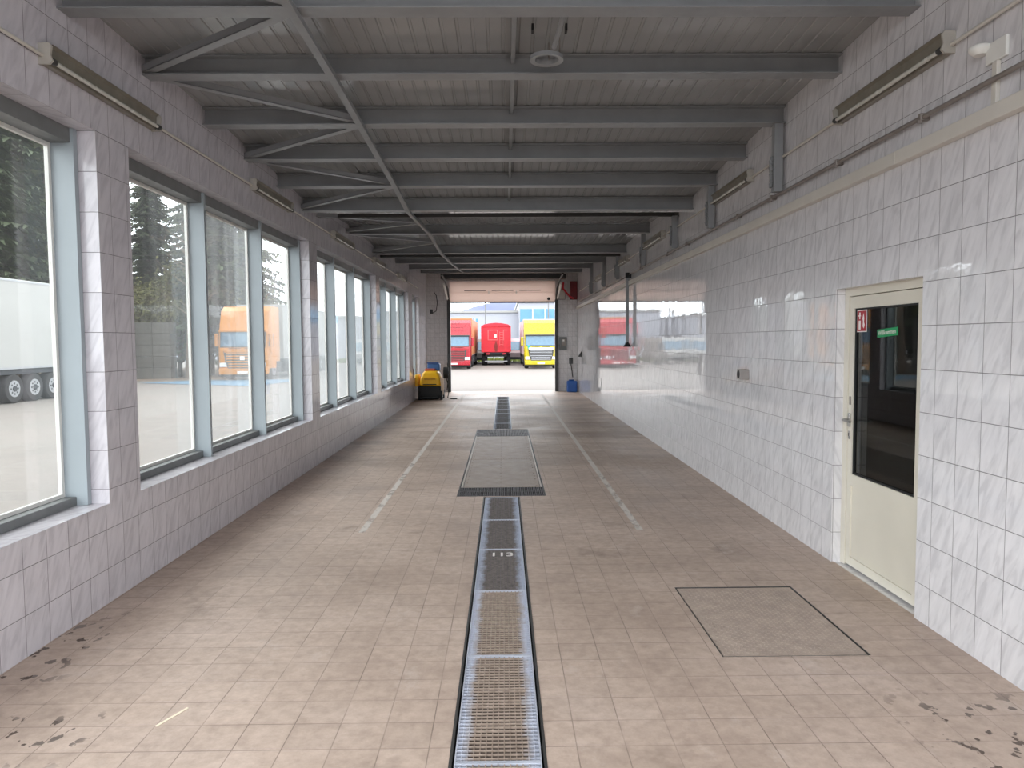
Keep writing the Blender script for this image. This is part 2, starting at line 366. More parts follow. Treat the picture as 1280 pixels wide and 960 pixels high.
# ceiling of ribbed metal sheet ------------------------------------------------
RZ = [(-.3,3.93), (4.32,3.705), (6.3,3.635), (7.3,3.585), (8.28,3.535), (9.4,3.455), (10.6,3.52), (12.05,3.57), (14.3,3.525), (17.15,3.635), (19.6,3.75), (22.3,3.90), (24.1,3.99)]
def roof(y):
    for (a, za), (b, zb) in zip(RZ, RZ[1:]):
        if y <= b: return za+(zb-za)*(y-a)/(b-a)
    return RZ[-1][1]
prof = []
x = XL-.05
while x < XR+.05:
    prof += [(x, 0), (x+.074, 0), (x+.08, .006), (x+.094, .006)]; x += .1
mb = MB(); n = len(prof)
for (y, z) in RZ: mb.v += [(px, y, z+pz) for px, pz in prof]
for i in range(len(RZ)-1):
    for k in range(n-1): mb.f.append((i*n+k, i*n+k+1, (i+1)*n+k+1, (i+1)*n+k)); mb.mi.append(0); mb.sm.append(False)
o = mb.build('ceiling', M['ceil']); struct(o)
# roof beams --------------------------------------------------------------------
names = ['nearest', 'second nearest', 'third from the front', 'fourth from the front', 'fifth from the front', 'sixth from the front', 'seventh from the front', 'eighth from the front', 'ninth from the front', 'tenth from the front', 'last, just before the open door']
BEAM = [(4.32,3.553), (5.29,3.532), (6.31,3.486), (7.28,3.437), (8.28,3.387), (9.30,3.302), (12.05,3.418), (14.28,3.365), (17.15,3.483), (19.6,3.597), (22.3,3.745)]
def beamz(y):
    if y <= BEAM[0][0]: return BEAM[0][1]+(BEAM[0][0]-y)*.03
    for (a, za), (b, zb) in zip(BEAM, BEAM[1:]):
        if y <= b: return za+(zb-za)*(y-a)/(b-a)
    return BEAM[-1][1]
for (y, z), nm in zip(BEAM, names):
    h = roof(y)-z-.002; w = .065; t = .009; q = .004
    poly = [(y-w,z),(y+w,z),(y+w,z+t),(y+q,z+t),(y+q,z+h-t),(y+w,z+h-t),(y+w,z+h),(y-w,z+h),(y-w,z+h-t),(y-q,z+h-t),(y-q,z+t),(y-w,z+t)]
    tag(MB().prism(poly, 'x', XL, XR).build('roof_beam', M['steel']), 'grey steel roof beam spanning the hall, '+nm, 'beam', 'roof beams')
for y, z, nm in ((10.04,3.345,'nearest, below the bright strip of ceiling'), (12.30,3.445,'middle of the three'), (15.05,3.385,'farthest of the three')):
    tag(MB().box(XL, XR, y-.03, y+.03, z, z+.055, 0, .006).build('crossbar', M['dark']), 'thin black crossbar under the roof, '+nm, 'bar', 'black crossbars')
# bracing on the left
pts = [(-1.2, y, beamz(y)-.03) for y in (3.0, 4.32, 5.29, 6.31, 7.28, 8.28, 9.3, 12.05, 14.28, 17.15, 19.6, 21.3)]
mb = MB()
for a, b in zip(pts, pts[1:]):
    mb.loft([[(-1.235,a[1],a[2]+.026),(-1.165,a[1],a[2]+.026),(-1.165,a[1],a[2]-.012),(-1.172,a[1],a[2]-.012),(-1.172,a[1],a[2]+.018),(-1.235,a[1],a[2]+.018)],
             [(-1.235,b[1],b[2]+.026),(-1.165,b[1],b[2]+.026),(-1.165,b[1],b[2]-.012),(-1.172,b[1],b[2]-.012),(-1.172,b[1],b[2]+.018),(-1.235,b[1],b[2]+.018)]])
tag(mb.build('brace_rail', M['steel']), 'long grey steel angle running under the roof beams towards the door', 'brace')
def brace(w, c, lab):
    A = Vector((XL+.02, w, beamz(w)+.015)); B = Vector((-1.22, c, beamz(c)+.015)); d = (B-A).normalized(); s = d.cross(Vector((0,0,1))).normalized()*.032; u = Vector((0,0,.05))
    mb = MB()
    mb.loft([[A-s,A+s,A+s+u*.16,A-s+u*.16],[B-s,B+s,B+s+u*.16,B-s+u*.16]]); mb.loft([[A+s,A+s+u,A+s*.8+u,A+s*.8],[B+s,B+s+u,B+s*.8+u,B+s*.8]])
    tag(mb.build('diagonal_brace', M['steel']), lab, 'brace', 'diagonal roof braces')
for w, c, l in ((3.3,4.25,'nearest, at the top edge of the photo'), (5.25,4.36,'from the second beam forward to the nearest beam'), (5.33,6.27,'from the second beam back to the third'), (7.25,6.36,'from the fourth beam forward to the third'),
                (7.32,8.25,'from the fourth beam back to the fifth'), (9.22,8.33,'from the sixth beam forward to the fifth'), (9.9,10.65,'just beyond the nearest black crossbar'), (11.8,10.75,'before the seventh beam'),
                (12.2,13.0,'just beyond the seventh beam'), (14.15,13.1,'before the eighth beam')):
    brace(w, c, 'grey diagonal roof brace on the left, '+l)
mb = MB(); ys = [4.32,5.29,6.31,7.28,8.28,9.3]
for a, b in zip(ys, ys[1:]):
    for s in (0,):
        za, zb = roof(a), roof(b); a2, b2 = a+.07, b-.07
        mb.loft([[(.066,a2,za-.05),(.094,a2,za-.05),(.094,a2,za-.004),(.066,a2,za-.004)], [(.066,b2,zb-.05),(.094,b2,zb-.05),(.094,b2,zb-.004),(.066,b2,zb-.004)]])
    if a > 4.4: mb.box(.066,.094,a-.071,a+.071,roof(a)-.05,roof(a)-.012)
tag(mb.build('ceiling_batten', M['steel']), 'narrow grey batten running along the middle of the ceiling between beams', 'batten')
# ring fixture under the ceiling
rt = empty('hanging_ring', 'round grey metal ring hanging on thin rods below the ceiling near the front', 'ceiling fixture', (.30,4.95,0))
mb = MB(); N = 28; sec = []
for k in range(N+1):
    q = 2*math.pi*k/N; c_, s_ = math.cos(q), math.sin(q); sec.append([(c_*.112, s_*.112, 3.515),(c_*.112, s_*.112, 3.54),(c_*.075, s_*.075, 3.545),(c_*.08, s_*.08, 3.52)])
mb.loft(sec, 0, False, False).build('ring', M['steel'], rt)
for x, y in ((-.085,.0),(.02,.085),(.088,.0)):
    MB().tube([(x,y,3.54),(x,y,3.668)], .0035, 6).build('rod', M['galv'], rt)
MB().tube([(.04,-.13,3.55),(.075,-.33,3.63),(.085,-.42,3.675)], .016, 10).build('pipe_stub', M['steel'], rt)
for x in (-.10,.115): MB().box(x-.008,x+.008,-.2,-.14,3.63,3.675,0,.003).build('clip', M['black'], rt)

# ------------------------------------------------------------------ windows on the left
def make_window(i, y0, y1, posts):
    xo, xi = XL-.275, XL-.11
    fr = MB()
    fr.box(xi-.02, xo, y0, y1, WZ1-.09, WZ1); fr.box(xi-.07, xo, y0, y1, WZ0, WZ0+.055, 0, .004)
    w = fr.build('window_%d' % i, M['railgrey']); struct(w)
    e = y0
    for p in posts:
        mb = MB()          # a deep flat post with a narrow cover strip
        mb.box(xi, xi-.165, p-.045, p-.006, WZ0+.001, WZ1-.001); mb.box(xi-.002, xi-.012, p-.006, p-.001, WZ0+.001, WZ1-.001)
        mb.build('mullion', M['bluegrey'], w)
        a, b = e+.004, p-.047
        g = MB(); xg = xi-.14
        for q in ((a,a+.026,WZ0+.055,WZ1-.09),(b-.026,b,WZ0+.055,WZ1-.09)): g.box(xg, xg-.024, q[0], q[1], q[2], q[3])
        g.box(xg, xg-.024, a+.026, b-.026, WZ0+.055, WZ0+.078); g.box(xg, xg-.024, a+.026, b-.026, WZ1-.113, WZ1-.09)
        s = g.build('sash', M['white'], w)
        MB().box(xg-.009, xg-.015, a+.026, b-.026, WZ0+.078, WZ1-.113).build('pane', M['glass'], s)
        e = p
make_window(1, .07, 4.605, [1.58,3.09,4.60]); make_window(2, 5.0, 9.53, [6.535,8.03,9.525]); make_window(3, 9.93, 14.46, [11.44,12.95,14.455])
make_window(4, 14.88, 19.33, [16.35,17.85,19.325]); make_window(5, 20.15, 21.68, [21.675])
# fluorescent battens ---------------------------------------------------------------
def batten(side, y0, y1, z, lab, grp):
    s = 1 if side == 'L' else -1; X = XL if side == 'L' else XR
    t = empty('fluorescent_lamp', lab, 'lamp', (X, (y0+y1)/2, z), 0, grp); L = (y1-y0)/2
    MB().box(0, s*.040, -L+.02, L-.02, -.045, .062, 0, .004).build('housing', M['reflector'], t)
    MB().prism([(s*.040,.062),(s*.066,.066),(s*.068,.060),(s*.048,.050),(s*.045,-.008),(s*.040,-.010)], 'y', -L+.03, L-.03).build('reflector', M['reflector'], t)
    MB().tube([(s*.062,-L+.035,-.026),(s*.062,L-.035,-.026)], .0125, 10).build('tube', M['tubeglass'], t)
    for q in (-1, 1):
        c = MB().prism([(0,.064),(s*.060,.068),(s*.074,.05),(s*.066,.0),(s*.078,-.03),(s*.06,-.048),(0,-.05)], 'y', q*(L-.014), q*L).build('end_bracket', M['lampend'], t)
        MB().tube([(s*.062,q*(L-.05),-.026),(s*.062,q*(L-.016),-.026)], .018, 10).build('lamp_holder', M['dark'], c)
    return t
ll = [(4.07,5.35),(7.36,8.65),(10.76,12.15),(14.08,15.33),(17.32,18.6)]
rl = [(3.92,5.21),(7.02,8.40),(10.83,12.26),(13.92,15.17),(17.4,18.65)]
od = ['nearest', 'second', 'third', 'fourth', 'farthest']
for (a, b), q in zip(ll, od): batten('L', a, b, 3.222, 'unlit fluorescent lamp on the window wall, %s of the row' % q, 'lamps above the windows')
for (a, b), q in zip(rl, od): batten('R', a, b, 3.212, 'unlit fluorescent lamp on the door wall, %s of the row' % q, 'lamps on the right wall')
for X, s, spans, wl in ((XL,1,[YF+.02]+[v for p in ll for v in p]+[21.3], 'window wall'), (XR,-1,[YF+.02]+[v for p in rl for v in p]+[22.8], 'door wall')):
    for k in range(0, len(spans), 2):
        a, b = spans[k], spans[k+1]
        w = ['in front of the nearest lamp', 'between the nearest and second lamps', 'between the second and third lamps', 'between the third and fourth lamps', 'between the fourth and farthest lamps', 'beyond the farthest lamp'][k//2]
        mb = MB().tube([(X+s*.022, a, 3.222 if s > 0 else 3.205), (X+s*.022, b, 3.222 if s > 0 else 3.205)], .0105, 8)
        tag(mb.build('conduit', M['cream']), 'thin pale conduit on the %s %s' % (wl, w), 'conduit', 'lamp conduits')
# trunking, pipe and hangers on the right wall ----------------------------------------
t = MB().box(XR-.055, XR, YF, 4.4, 2.694, 2.772, 0, .004).build('cable_trunking', M['cream']); tag(t, 'wide cream cable trunking along the right wall above the door', 'trunking')
MB().box(XR-.0555, XR, 4.403, 14.0, 2.694, 2.772, 0, .004).build('trunking_cover', M['cream'], t); MB().box(XR-.055, XR, 14.004, YE-.02, 2.694, 2.772, 0, .004).build('trunking_cover', M['cream'], t)
t = MB().tube([(XR-.035, YF, 2.896), (XR-.035, 22.9, 2.896)], .0135, 10).build('water_pipe', M['galv']); tag(t, 'thin galvanised pipe clipped to the right wall just over the cream trunking', 'pipe')
for y in (2.1,3.13,4.15,5.19,6.45,7.38,9.43,10.5,12.6,14.6,16.6,18.6):
    mb = MB().box(XR-.055, XR, y-.014, y+.014, 2.876, 2.916, 0, .003); mb.box(XR-.065, XR-.04, y-.006, y+.006, 2.862, 2.878)
    mb.build('pipe_clip', M['galv'], t)
for k, y in enumerate((6.285, 8.285, 10.04, 12.285, 15.02, 17.06, 19.5)):
    zt = beamz(y)+(.02 if y in (10.04,) else -.003)
    if y in (12.285, 15.02): zt = {12.285:3.445, 15.02:3.385}[y]
    mb = MB()
    mb.box(XR-.095, XR-.02, y-.035, y+.035, 2.912, zt, 0, .003)
    h = tag(mb.build('steel_post', M['steel']), 'short grey steel post under the beam at the right wall, %s of seven' % ['nearest','second nearest','third nearest','fourth','fifth','sixth','farthest'][k], 'post', 'short posts on the right wall')
    mb = MB(); random.seed(k)
    for q in range(9): mb.tube([(XR-.1-random.random()*.012, y+.0, 2.95+q*.028), (XR-.1-random.random()*.012, y+.01, 2.985+q*.028)], .012+random.random()*.008, 6)
    mb.build('sealing_foam', M['steel'], h)
d = empty('smoke_detector', 'white detector on a square plate on the right wall above the trunking', 'detector', (XR,3.575,3.04))
MB().box(-.018, 0, -.075, .075, -.05, .05, 0, .005).build('back_plate', M['white'], d)
MB().tube([(-.03,.095,.012),(-.03,.095,.03),(-.03,.095,.05),(-.03,.095,.058)], [.03,.05,.056,.04], 18).build('sensor_head', M['white'], d); MB().box(-.045,-.004,.055,.09,.03,.05).build('bracket', M['white'], d)
MB().box(-.022, 0, -.018, .018, -.262, -.05, 0, .003).build('cable_duct', M['cream'], d)
s = empty('photocell', 'small grey box sensor with round black lens on right wall beyond the door', 'sensor', (XR,7.15,1.305))
MB().box(-.09, 0, -.055, .055, -.05, .05, 0, .006).build('body', plain('sensor_grey', lin(150,144,140), .5), s)
MB().tube([(-.092,.0,0),(-.089,.0,0)], .04, 20).build('lens', M['black'], s); MB().tube([(-.012,.1,.004),(0,.1,.004)], .012, 10).build('screw_cap', M['white'], s)
p = empty('drop_pipe', 'dark vertical pipe with a flared foot hanging on the right wall', 'pipe', (XR-.07,13.75,0))
MB().box(-.028, .028, -.028, .028, 1.60, 2.93, 0, .004).build('tube', M['steel'], p)
MB().tube([(0,0,1.53),(0,0,1.545),(0,0,1.58),(0,0,1.62)], [.075,.072,.045,.03], 14).build('flared_foot', M['black'], p); MB().box(-.035,.07,-.035,.035,2.83,2.93,0,.004).build('bracket', M['black'], p)

# ------------------------------------------------------------------ side door
xf = XR+.075
mb = MB()
mb.box(xf-.005, xf+.05, DY0, DY0+.06, 0, DZ); mb.box(xf-.005, xf+.05, DY1-.06, DY1, 0, DZ); mb.box(xf-.005, xf+.05, DY0+.06, DY1-.06, DZ-.055, DZ)
dr = mb.build('door_1', M['doorcream']); struct(dr)
lf = MB(); ly0, ly1, lz0, lz1 = DY0+.064, DY1-.064, .012, DZ-.06
gy0, gy1, gz0, gz1 = 4.34, 5.142, .676, 1.862
xa, xb = xf+.004, xf+.052
lf.box(xa, xb, ly0, gy0, lz0, lz1); lf.box(xa, xb, gy1, ly1, lz0, lz1); lf.box(xa, xb, gy0, gy1, gz1, lz1); lf.box(xa, xb, gy0, gy1, .594, gz0); lf.box(xa, xb, gy0, gy1, lz0, .072)
lf = lf.build('leaf', M['doorcream'], dr)
MB().box(xa+.012, xb-.01, gy0, gy1, .072, .594).build('panel', M['doorcream'], lf)
mb = MB()
for a in ((gy0,gy0+.012,gz0,gz1),(gy1-.012,gy1,gz0,gz1),(gy0,gy1,gz0,gz0+.012),(gy0,gy1,gz1-.012,gz1)): mb.box(xa+.010, xb-.014, *a)
mb.build('gasket', M['black'], lf)
MB().box(xa+.020, xa+.026, gy0+.012, gy1-.012, gz0+.012, gz1-.012).build('pane', M['doorglass'], lf)
h = MB().box(xa-.012, xa, 5.163, 5.187, 1.015, 1.115, 0, .003); h.tube([(xa-.01,5.175,1.065),(xa-.05,5.175,1.065),(xa-.055,5.165,1.065),(xa-.055,5.06,1.062)], .009, 10)
h.build('handle', M['chrome'], lf)
h = MB().box(xa-.006, xa, 5.163, 5.187, .925, .985, 0, .003); h.build('lock', M['chrome'], lf); MB().box(xa-.008, xa-.004, 5.171, 5.179, .945, .97).build('keyhole', M['black'], lf)
MB().box(xa-.006, xa, 5.158, 5.18, 1.175, 1.235, 0, .003).build('latch_plate', M['galv'], lf)
AX = ((0,-1,0),(0,0,1))
s = MB().box(xa+.0165, xa+.0185, 4.992, 5.132, 1.695, 1.850).build('fire_sign', M['paperwhite']); tag(s, 'red and white fire extinguisher sign stuck on the door glass', 'sign')
MB().box(xa+.0155, xa+.017, 4.999, 5.125, 1.702, 1.843).build('red_field', M['signred'], s)
mb = MB(); xx0, xx1 = xa+.0145, xa+.016
mb.box(xx0, xx1, 5.075, 5.103, 1.712, 1.775, 0, .0004); mb.box(xx0, xx1, 5.082, 5.096, 1.785, 1.805); mb.box(xx0, xx1, 5.075, 5.108, 1.805, 1.812); mb.box(xx0, xx1, 5.08, 5.096, 1.812, 1.832)
mb.build('extinguisher_symbol', M['paperwhite'], s)
mb = MB(); mb.add([(xx0,5.06-.03+dy,z) for dy, z in ((0,1.72),(.016,1.735),(.012,1.77),(.02,1.79),(.006,1.825),(-.004,1.79),(.0,1.765),(-.012,1.745))]+[(xx1,5.06-.03+dy,z) for dy, z in ((0,1.72),(.016,1.735),(.012,1.77),(.02,1.79),(.006,1.825),(-.004,1.79),(.0,1.765),(-.012,1.745))],
               [tuple(range(7,-1,-1)), tuple(range(8,16))]+[(i,(i+1)%8,8+(i+1)%8,8+i) for i in range(8)])
mb.build('flame_symbol', M['paperwhite'], s)
g = MB().box(xa+.0165, xa+.0185, -.128, .128, -.027, .027, 0, .0006).build('welcome_sticker', M['signgreen'])
tag(g, 'small green sticker with white lettering on the door glass', 'sticker')
text('lettering', 'Willkommen', .042, M['paperwhite'], g, (xa+.0155, .002, .001), AX, .0003, 0)
g.location = (0, 4.722, 1.688); g.rotation_euler = (math.radians(-3.5),0,0)
# ------------------------------------------------------------------ drain gratings
def lattice(w, L, nx, ny, h=.03):
    mb = MB(); t = .0022
    for i in range(1, nx): x = -w/2+w*i/nx; mb.box(x-t, x+t, 0.006, L-.006, -h, -.002)
    for j in range(1, ny): y = L*j/ny; mb.box(-w/2+.004, w/2-.004, y-t*.9, y+t*.9, -h*.9, -.0005)
    return mb
def make_grating(L, lab, loc, mud, grp, nx=14, ny=33, gm='grate'):
    t = empty('drain_grating', lab, 'grating', loc, 0, grp); w = D1-D0-.03
    lattice(w, L, nx, ny).build('bar_lattice', M[gm], t)
    mb = MB()
    mb.box(-w/2, w/2, 0.001, .007, -.032, .0015); mb.box(-w/2, w/2, L-.007, L-.001, -.032, .0015); mb.box(-w/2, -w/2+.006, 0, L, -.032, .001); mb.box(w/2-.006, w/2, 0, L, -.032, .001)
    mb.build('edge_frame', plain('edge_galv', lin(196,200,212), .45, .35), t)
    MB().box(-w/2+.05, w/2-.05, .01, L-.01, -.034, -.009).build('packed_mud', M[mud], t)
    return t
cx = (D0+D1)/2
joints = [7.575, 6.615, 5.662, 4.705, 3.708, 2.744, 1.78]
wl = ['farthest of the near run, against the pit cover', 'second from the pit cover', 'third from the pit cover, scuffed white', 'fourth from the pit cover', 'fifth from the pit cover, muddy', 'at the bottom edge of the photo']
muds = ['mudgrey','mudgrey','mudgrey','mud','mud','mud']
near = None
for k in range(6):
    L = joints[k]-joints[k+1]-.004
    g = make_grating(L, 'galvanised drain grating in the centre channel, '+wl[k], (cx, joints[k+1]+.002, 0), muds[k], 'near drain gratings', gm='grate2' if k < 3 else 'grate')
    if k == 2:
        for q, ch in enumerate('113'): text('painted_digit', ch, .13, M['paperwhite'], g, (-.055+.062*q, .80, .0025), ((1,0,0),(0,1,0)), .0004, .002)
wf = ['nearest the pit cover', 'second beyond the pit cover', 'third beyond the pit cover', 'fourth beyond the pit cover', 'fifth beyond the pit cover', 'sixth beyond the pit cover', 'seventh beyond the pit cover', 'farthest, by the open door']
far = make_grating(.99, 'dark drain grating in the far channel, '+wf[0], (cx, FD0+.004, 0), 'pit', 'far drain gratings', 12, 26, 'grate3')
for k in range(1, 8): dup(far, 'dark drain grating in the far channel, '+wf[k], (cx, FD0+.004+k*.998, 0))
mb = MB()
for x in (D0, D1): mb.box(x-.006, x+.006, 1.0, 7.60, -.04, .002)
for x in (D0+.007, D1-.012): mb.box(x-.006, x+.006, FD0, FD1, -.04, .002)
struct(mb.build('trim_1', M['dark']))
# pit cover
pc = empty('pit_cover', 'large rectangular steel pit cover let into the floor mid hall', 'pit cover', ((PX0+PX1)/2, PY0, 0)); W = (PX1-PX0)/2
def slat_strip(y0, y1, name, nb):
    mb = MB()
    for i in range(nb):
        x = -W+.02+(2*W-.04)*i/(nb-1); mb.box(x-.0055, x+.0055, y0+.008, y1-.008, -.04, -.001)
    mb.box(-W+.012, W-.012, y0, y0+.008, -.04, 0); mb.box(-W+.012, W-.012, y1-.008, y1, -.04, 0); mb.box(-W+.012, W-.012, (y0+y1)/2-.004, (y0+y1)/2+.004, -.04, -.004)
    return mb.build(name, M['grill'], pc)
slat_strip(.012, .47, 'slotted_strip', 46); slat_strip(4.93, PY1-PY0-.012, 'slotted_strip', 46)
def ribbed(y0, y1, pitch):
    mb = MB().box(-W+.045, W-.045, y0, y1, -.02, -.004)
    x = -W+.07
    while x < W-.06: mb.box(x-.004, x+.004, y0+.02, y1-.02, -.004, -.001); x += pitch
    for sx in (-1, 0, 1):
        y = y0+.09
        while y < y1-.05: mb.tube([(sx*(W-.075)+(.0 if sx else -.01), y, -.004), (sx*(W-.075)+(.0 if sx else -.01), y, .0005)], .011, 8); y += .2
    return mb
ribbed(.475, 2.44, .036).build('cover_panel', M['plate'], pc); ribbed(2.45, 4.925, .036).build('cover_panel', plain('worn_plate_far', lin(150,134,122), .5, .05, .12, 4.), pc)
for s in (-1, 1):
    MB().box(s*(W-.018), s*(W-.040), .475, 4.925, -.03, .0005).build('side_rail', plain('bright_rail', lin(170,160,152), .45, .2), pc); MB().box(s*W, s*(W-.010), .0, PY1-PY0, -.04, .001).build('edge_angle', M['dark'], pc)
# hatch with raised tread
hp = empty('floor_hatch', 'square checker plate hatch in the floor in front of the door', 'hatch', ((MX0+MX1)/2, (MY0+MY1)/2, 0)); hw, hl = (MX1-MX0)/2-.010, (MY1-MY0)/2-.012
mb = MB().box(-hw, hw, -hl+.006, hl, -.012, -.003)
nx, ny = 30, 42
for i in range(nx):
    for j in range(ny):
        x = -hw+(i+.5)*2*hw/nx; y = -hl+.006+(j+.5)*(2*hl-.006)/ny; s = 1 if (i+j) % 2 else -1; a = .0095; b = .0028
        p = [(a*.7071, s*a*.7071), (-b*.7071*s, b*.7071), (-a*.7071, -s*a*.7071), (b*.7071*s, -b*.7071)]
        mb.add([(x+q[0], y+q[1], -.003) for q in p]+[(x, y, .0)], [(0,1,4),(1,2,4),(2,3,4),(3,0,4)])
mb.build('tread_plate', M['plate2'], hp)
mb = MB(); W2, L2 = (MX1-MX0)/2, (MY1-MY0)/2
mb.box(-W2, -W2+.005, -L2, L2, -.03, .0008); mb.box(W2-.005, W2, -L2, L2, -.03, .0008); mb.box(-W2, W2, L2-.005, L2, -.03, .0008); mb.box(-W2, W2, -L2, -L2+.005, -.03, .0004)
mb.build('hatch_frame', M['dark'], hp)
for xc, l in ((-1.245,'left of the drain'), (1.172,'right of the drain')):
    mb = MB()
    for k in range(40):
        a, b = 6.2+k*.42, 6.2+(k+1)*.42; mb.add([(xc-.03,a,.0012),(xc+.03,a,.0012),(xc+.03,b,.0012),(xc-.03,b,.0012)], [(0,1,2,3)])
    tag(mb.build('painted_line', M['line']), 'worn white guide line painted on the floor, '+l, 'floor marking', 'painted guide lines')
tag(MB().box(-.085, .085, -.006, .006, .0005, .004, 0, .001).build('straw', plain('pale_straw', lin(236,226,204), .7)), 'pale straw lying on the floor tiles at lower left', 'straw')
o = bpy.data.objects['straw']; o.location = (-1.475,3.12,0); o.rotation_euler = (0,0,math.radians(66))

# ------------------------------------------------------------------ end wall: sectional door and fittings
sd = empty('sectional_door', 'raised cream sectional door hanging at the top of the far opening', 'door', (0, YE-.05, 0))
x0, x1 = EX0+.02, EX1-.02
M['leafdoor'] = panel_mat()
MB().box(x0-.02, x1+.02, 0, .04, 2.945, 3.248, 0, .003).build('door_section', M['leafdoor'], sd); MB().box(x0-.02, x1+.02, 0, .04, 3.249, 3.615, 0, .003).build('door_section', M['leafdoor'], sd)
MB().box(x0, x1, -.004, .05, 2.905, 2.945, 0, .004).build('bottom_seal', M['black'], sd)
for k in range(3):
    c = (x0+x1)/2+(k-1)*.90; MB().box(c-.35, c+.35, -.006, .0, 3.30, 3.325).build('slot_window', M['dark'], sd)
for k in (-1, 1): c = (x0+x1)/2+k*.45; MB().box(c-.02, c+.02, -.012, .0, 3.20, 3.30, 0, .003).build('hinge', M['white'], sd)
MB().tube([(x1-.2,-.03,3.03),(x1-.2,0,3.03)], .05, 14).build('handle_boss', M['black'], sd)
for s, nm in ((-1,'left'), (1,'right')):
    X = EX0 if s < 0 else EX1
    t = empty('door_track', 'dark vertical door track at the %s side of the far opening' % nm, 'door track', (X, YE-.06, 0), 0, 'door tracks')
    a, b = (-.09, .015) if s < 0 else (-.015, .09)
    MB().box(a, b, -.02, .058, 0, 3.0, 0, .004).build('guide_rail', M['dark'], t)
    mb = MB(); mb.tube([(s*.03,0,3.0),(s*.03,-.35,3.35),(s*.04,-1.1,3.52),(s*.04,-2.6,3.60)], .028, 8); mb.build('curved_rail', M['dark'], t)
    MB().tube([(s*.07,-.10,3.05),(s*.08,-1.3,3.42)], .035, 10).build('spring_cover', M['white'], t)
MB_ = MB().box(XL+.52, XR-.40, YE-.5, YE-.08, 3.66, 3.80, 0, .01).build('torsion_shaft', M['dark']); tag(MB_, 'dark shaft housing above the raised sectional door', 'shaft housing')
c = empty('control_box', 'grey electrical control box on the end wall right of the opening', 'control box', (1.92, YE, 1.56))
MB().box(-.10, .14, -.14, 0, -.20, .22, 0, .01).build('case', M['railgrey'], c); MB().box(-.03, .10, -.146, -.138, -.06, .16, 0, .002).build('faceplate', M['galv'], c); MB().box(.0, .06, -.15, -.145, .08, .14).build('button', M['white'], c)
MB().box(-.22, -.13, -.06, 0, -.20, .02, 0, .005).build('side_switch', M['dark'], c); MB().tube([(-.15,-.02,-.2),(-.15,-.02,-1.45)], .012, 8).build('cable', M['dark'], c)
c = empty('socket_outlet', 'small dark socket on the end wall above the blue canister', 'socket', (2.2, YE, .98)); MB().box(-.06,.06,-.07,0,-.08,.12,0,.008).build('case', M['dark'], c); MB().tube([(0,-.03,-.08),(.03,-.05,-.3),(.06,-.04,-.52)], .014, 8).build('plug_cable', M['black'], c)
c = empty('wall_bracket', 'dark triangular bracket on the right wall near the end corner', 'bracket', (XR, 22.3, 1.25)); MB().prism([(-.13,-.08),(0,-.1),(0,.12)], 'y', -.02, .02).build('gusset', M['dark'], c); MB().box(-.012, 0, -.06, .06, -.13, .14, 0, .003).build('plate', M['galv'], c)
c = empty('red_bracket', 'red steel hose bracket high in the far right corner', 'bracket', (2.2, YE-.02, 3.25)); mb = MB(); mb.tube([(-.25,-.1,.3),(-.26,-.12,.1),(-.05,-.12,-.15),(.1,-.1,-.22)], .03, 8); mb.build('curved_arm', M['red'], c); MB().box(-.02,.2,-.1,0,-.25,.34,0,.01).build('plate', plain('dark_red', lin(110,16,26), .5), c)
c = empty('junction_box', 'pale square box on the end wall beside the red bracket', 'box', (1.9, YE, 3.15)); MB().box(-.1,.12,-.1,0,-.15,.18,0,.01).build('case', M['galv'], c); MB().box(-.08,.10,-.106,-.1,-.13,.16,0,.002).build('lid', M['cream'], c)
c = empty('blue_canister', 'blue plastic canister on the floor in the far right corner', 'canister', (2.20, YE-.36, 0))
MB().box(-.16,.16,-.13,.13,0,.36,0,.03).build('body', M['bluecan'], c); MB().box(-.10,.06,-.02,.02,.36,.40,0,.01).build('handle', M['bluecan'], c); MB().tube([(.1,0,.35),(.1,0,.39)], .03, 12).build('cap', M['white'], c)
c = empty('wall_switch', 'small dark switch with a looping cable on the end wall above the machine', 'switch', (-2.36, YE, 2.66)); MB().box(-.05,.05,-.06,0,-.09,.05,0,.006).build('case', M['dark'], c)
MB().tube([(.03,-.03,-.08),(.16,-.04,.0),(.20,-.04,.25),(.17,-.03,.5),(.10,-.02,.6)], .012, 8).build('cable', M['black'], c)
# pressure washer ------------------------------------------------------------------
pw = empty('pressure_washer', 'yellow and black hot water pressure washer parked by the far left wall', 'pressure washer', (-2.10, 20.95, 0))
MB().box(-.34,.30,-.42,.40,.10,.40,0,.03).build('chassis_tub', M['black'], pw); MB().box(-.30,.26,-.46,.36,.03,.12,0,.02).build('base_plate', M['black'], pw)
secs = []
for z, w, y0, y1 in ((.40,.29,-.44,.36),(.44,.30,-.46,.38),(.62,.275,-.42,.36),(.76,.225,-.34,.34),(.82,.17,-.26,.3),(.83,.05,-.1,.2)):
    secs.append([(-w+.03-.03,y0+.05,z),(-w+.05,y0,z),(w-.05,y0,z),(w,y0+.05,z),(w,y1-.05,z),(w-.05,y1,z),(-w+.05,y1,z),(-w,y1-.05,z)])
hood = MB().loft(secs, 0, False).build('hood', M['yellow'], pw)
MB().box(-.17,.15,-.452,-.40,.58,.64,0,.01).build('hood_grip', plain('dark_yellow', lin(196,140,10), .5), hood); MB().box(-.20,.18,-.46,-.45,.43,.46).build('hood_seam', M['black'], hood)
MB().box(-.17,.12,-.22,.05,.81,.88,0,.02).build('control_panel', M['orangered'], pw); MB().box(-.12,.24,.02,.36,.82,1.02,0,.03).build('water_tank', plain('washer_blue', lin(62,104,158), .5), pw)
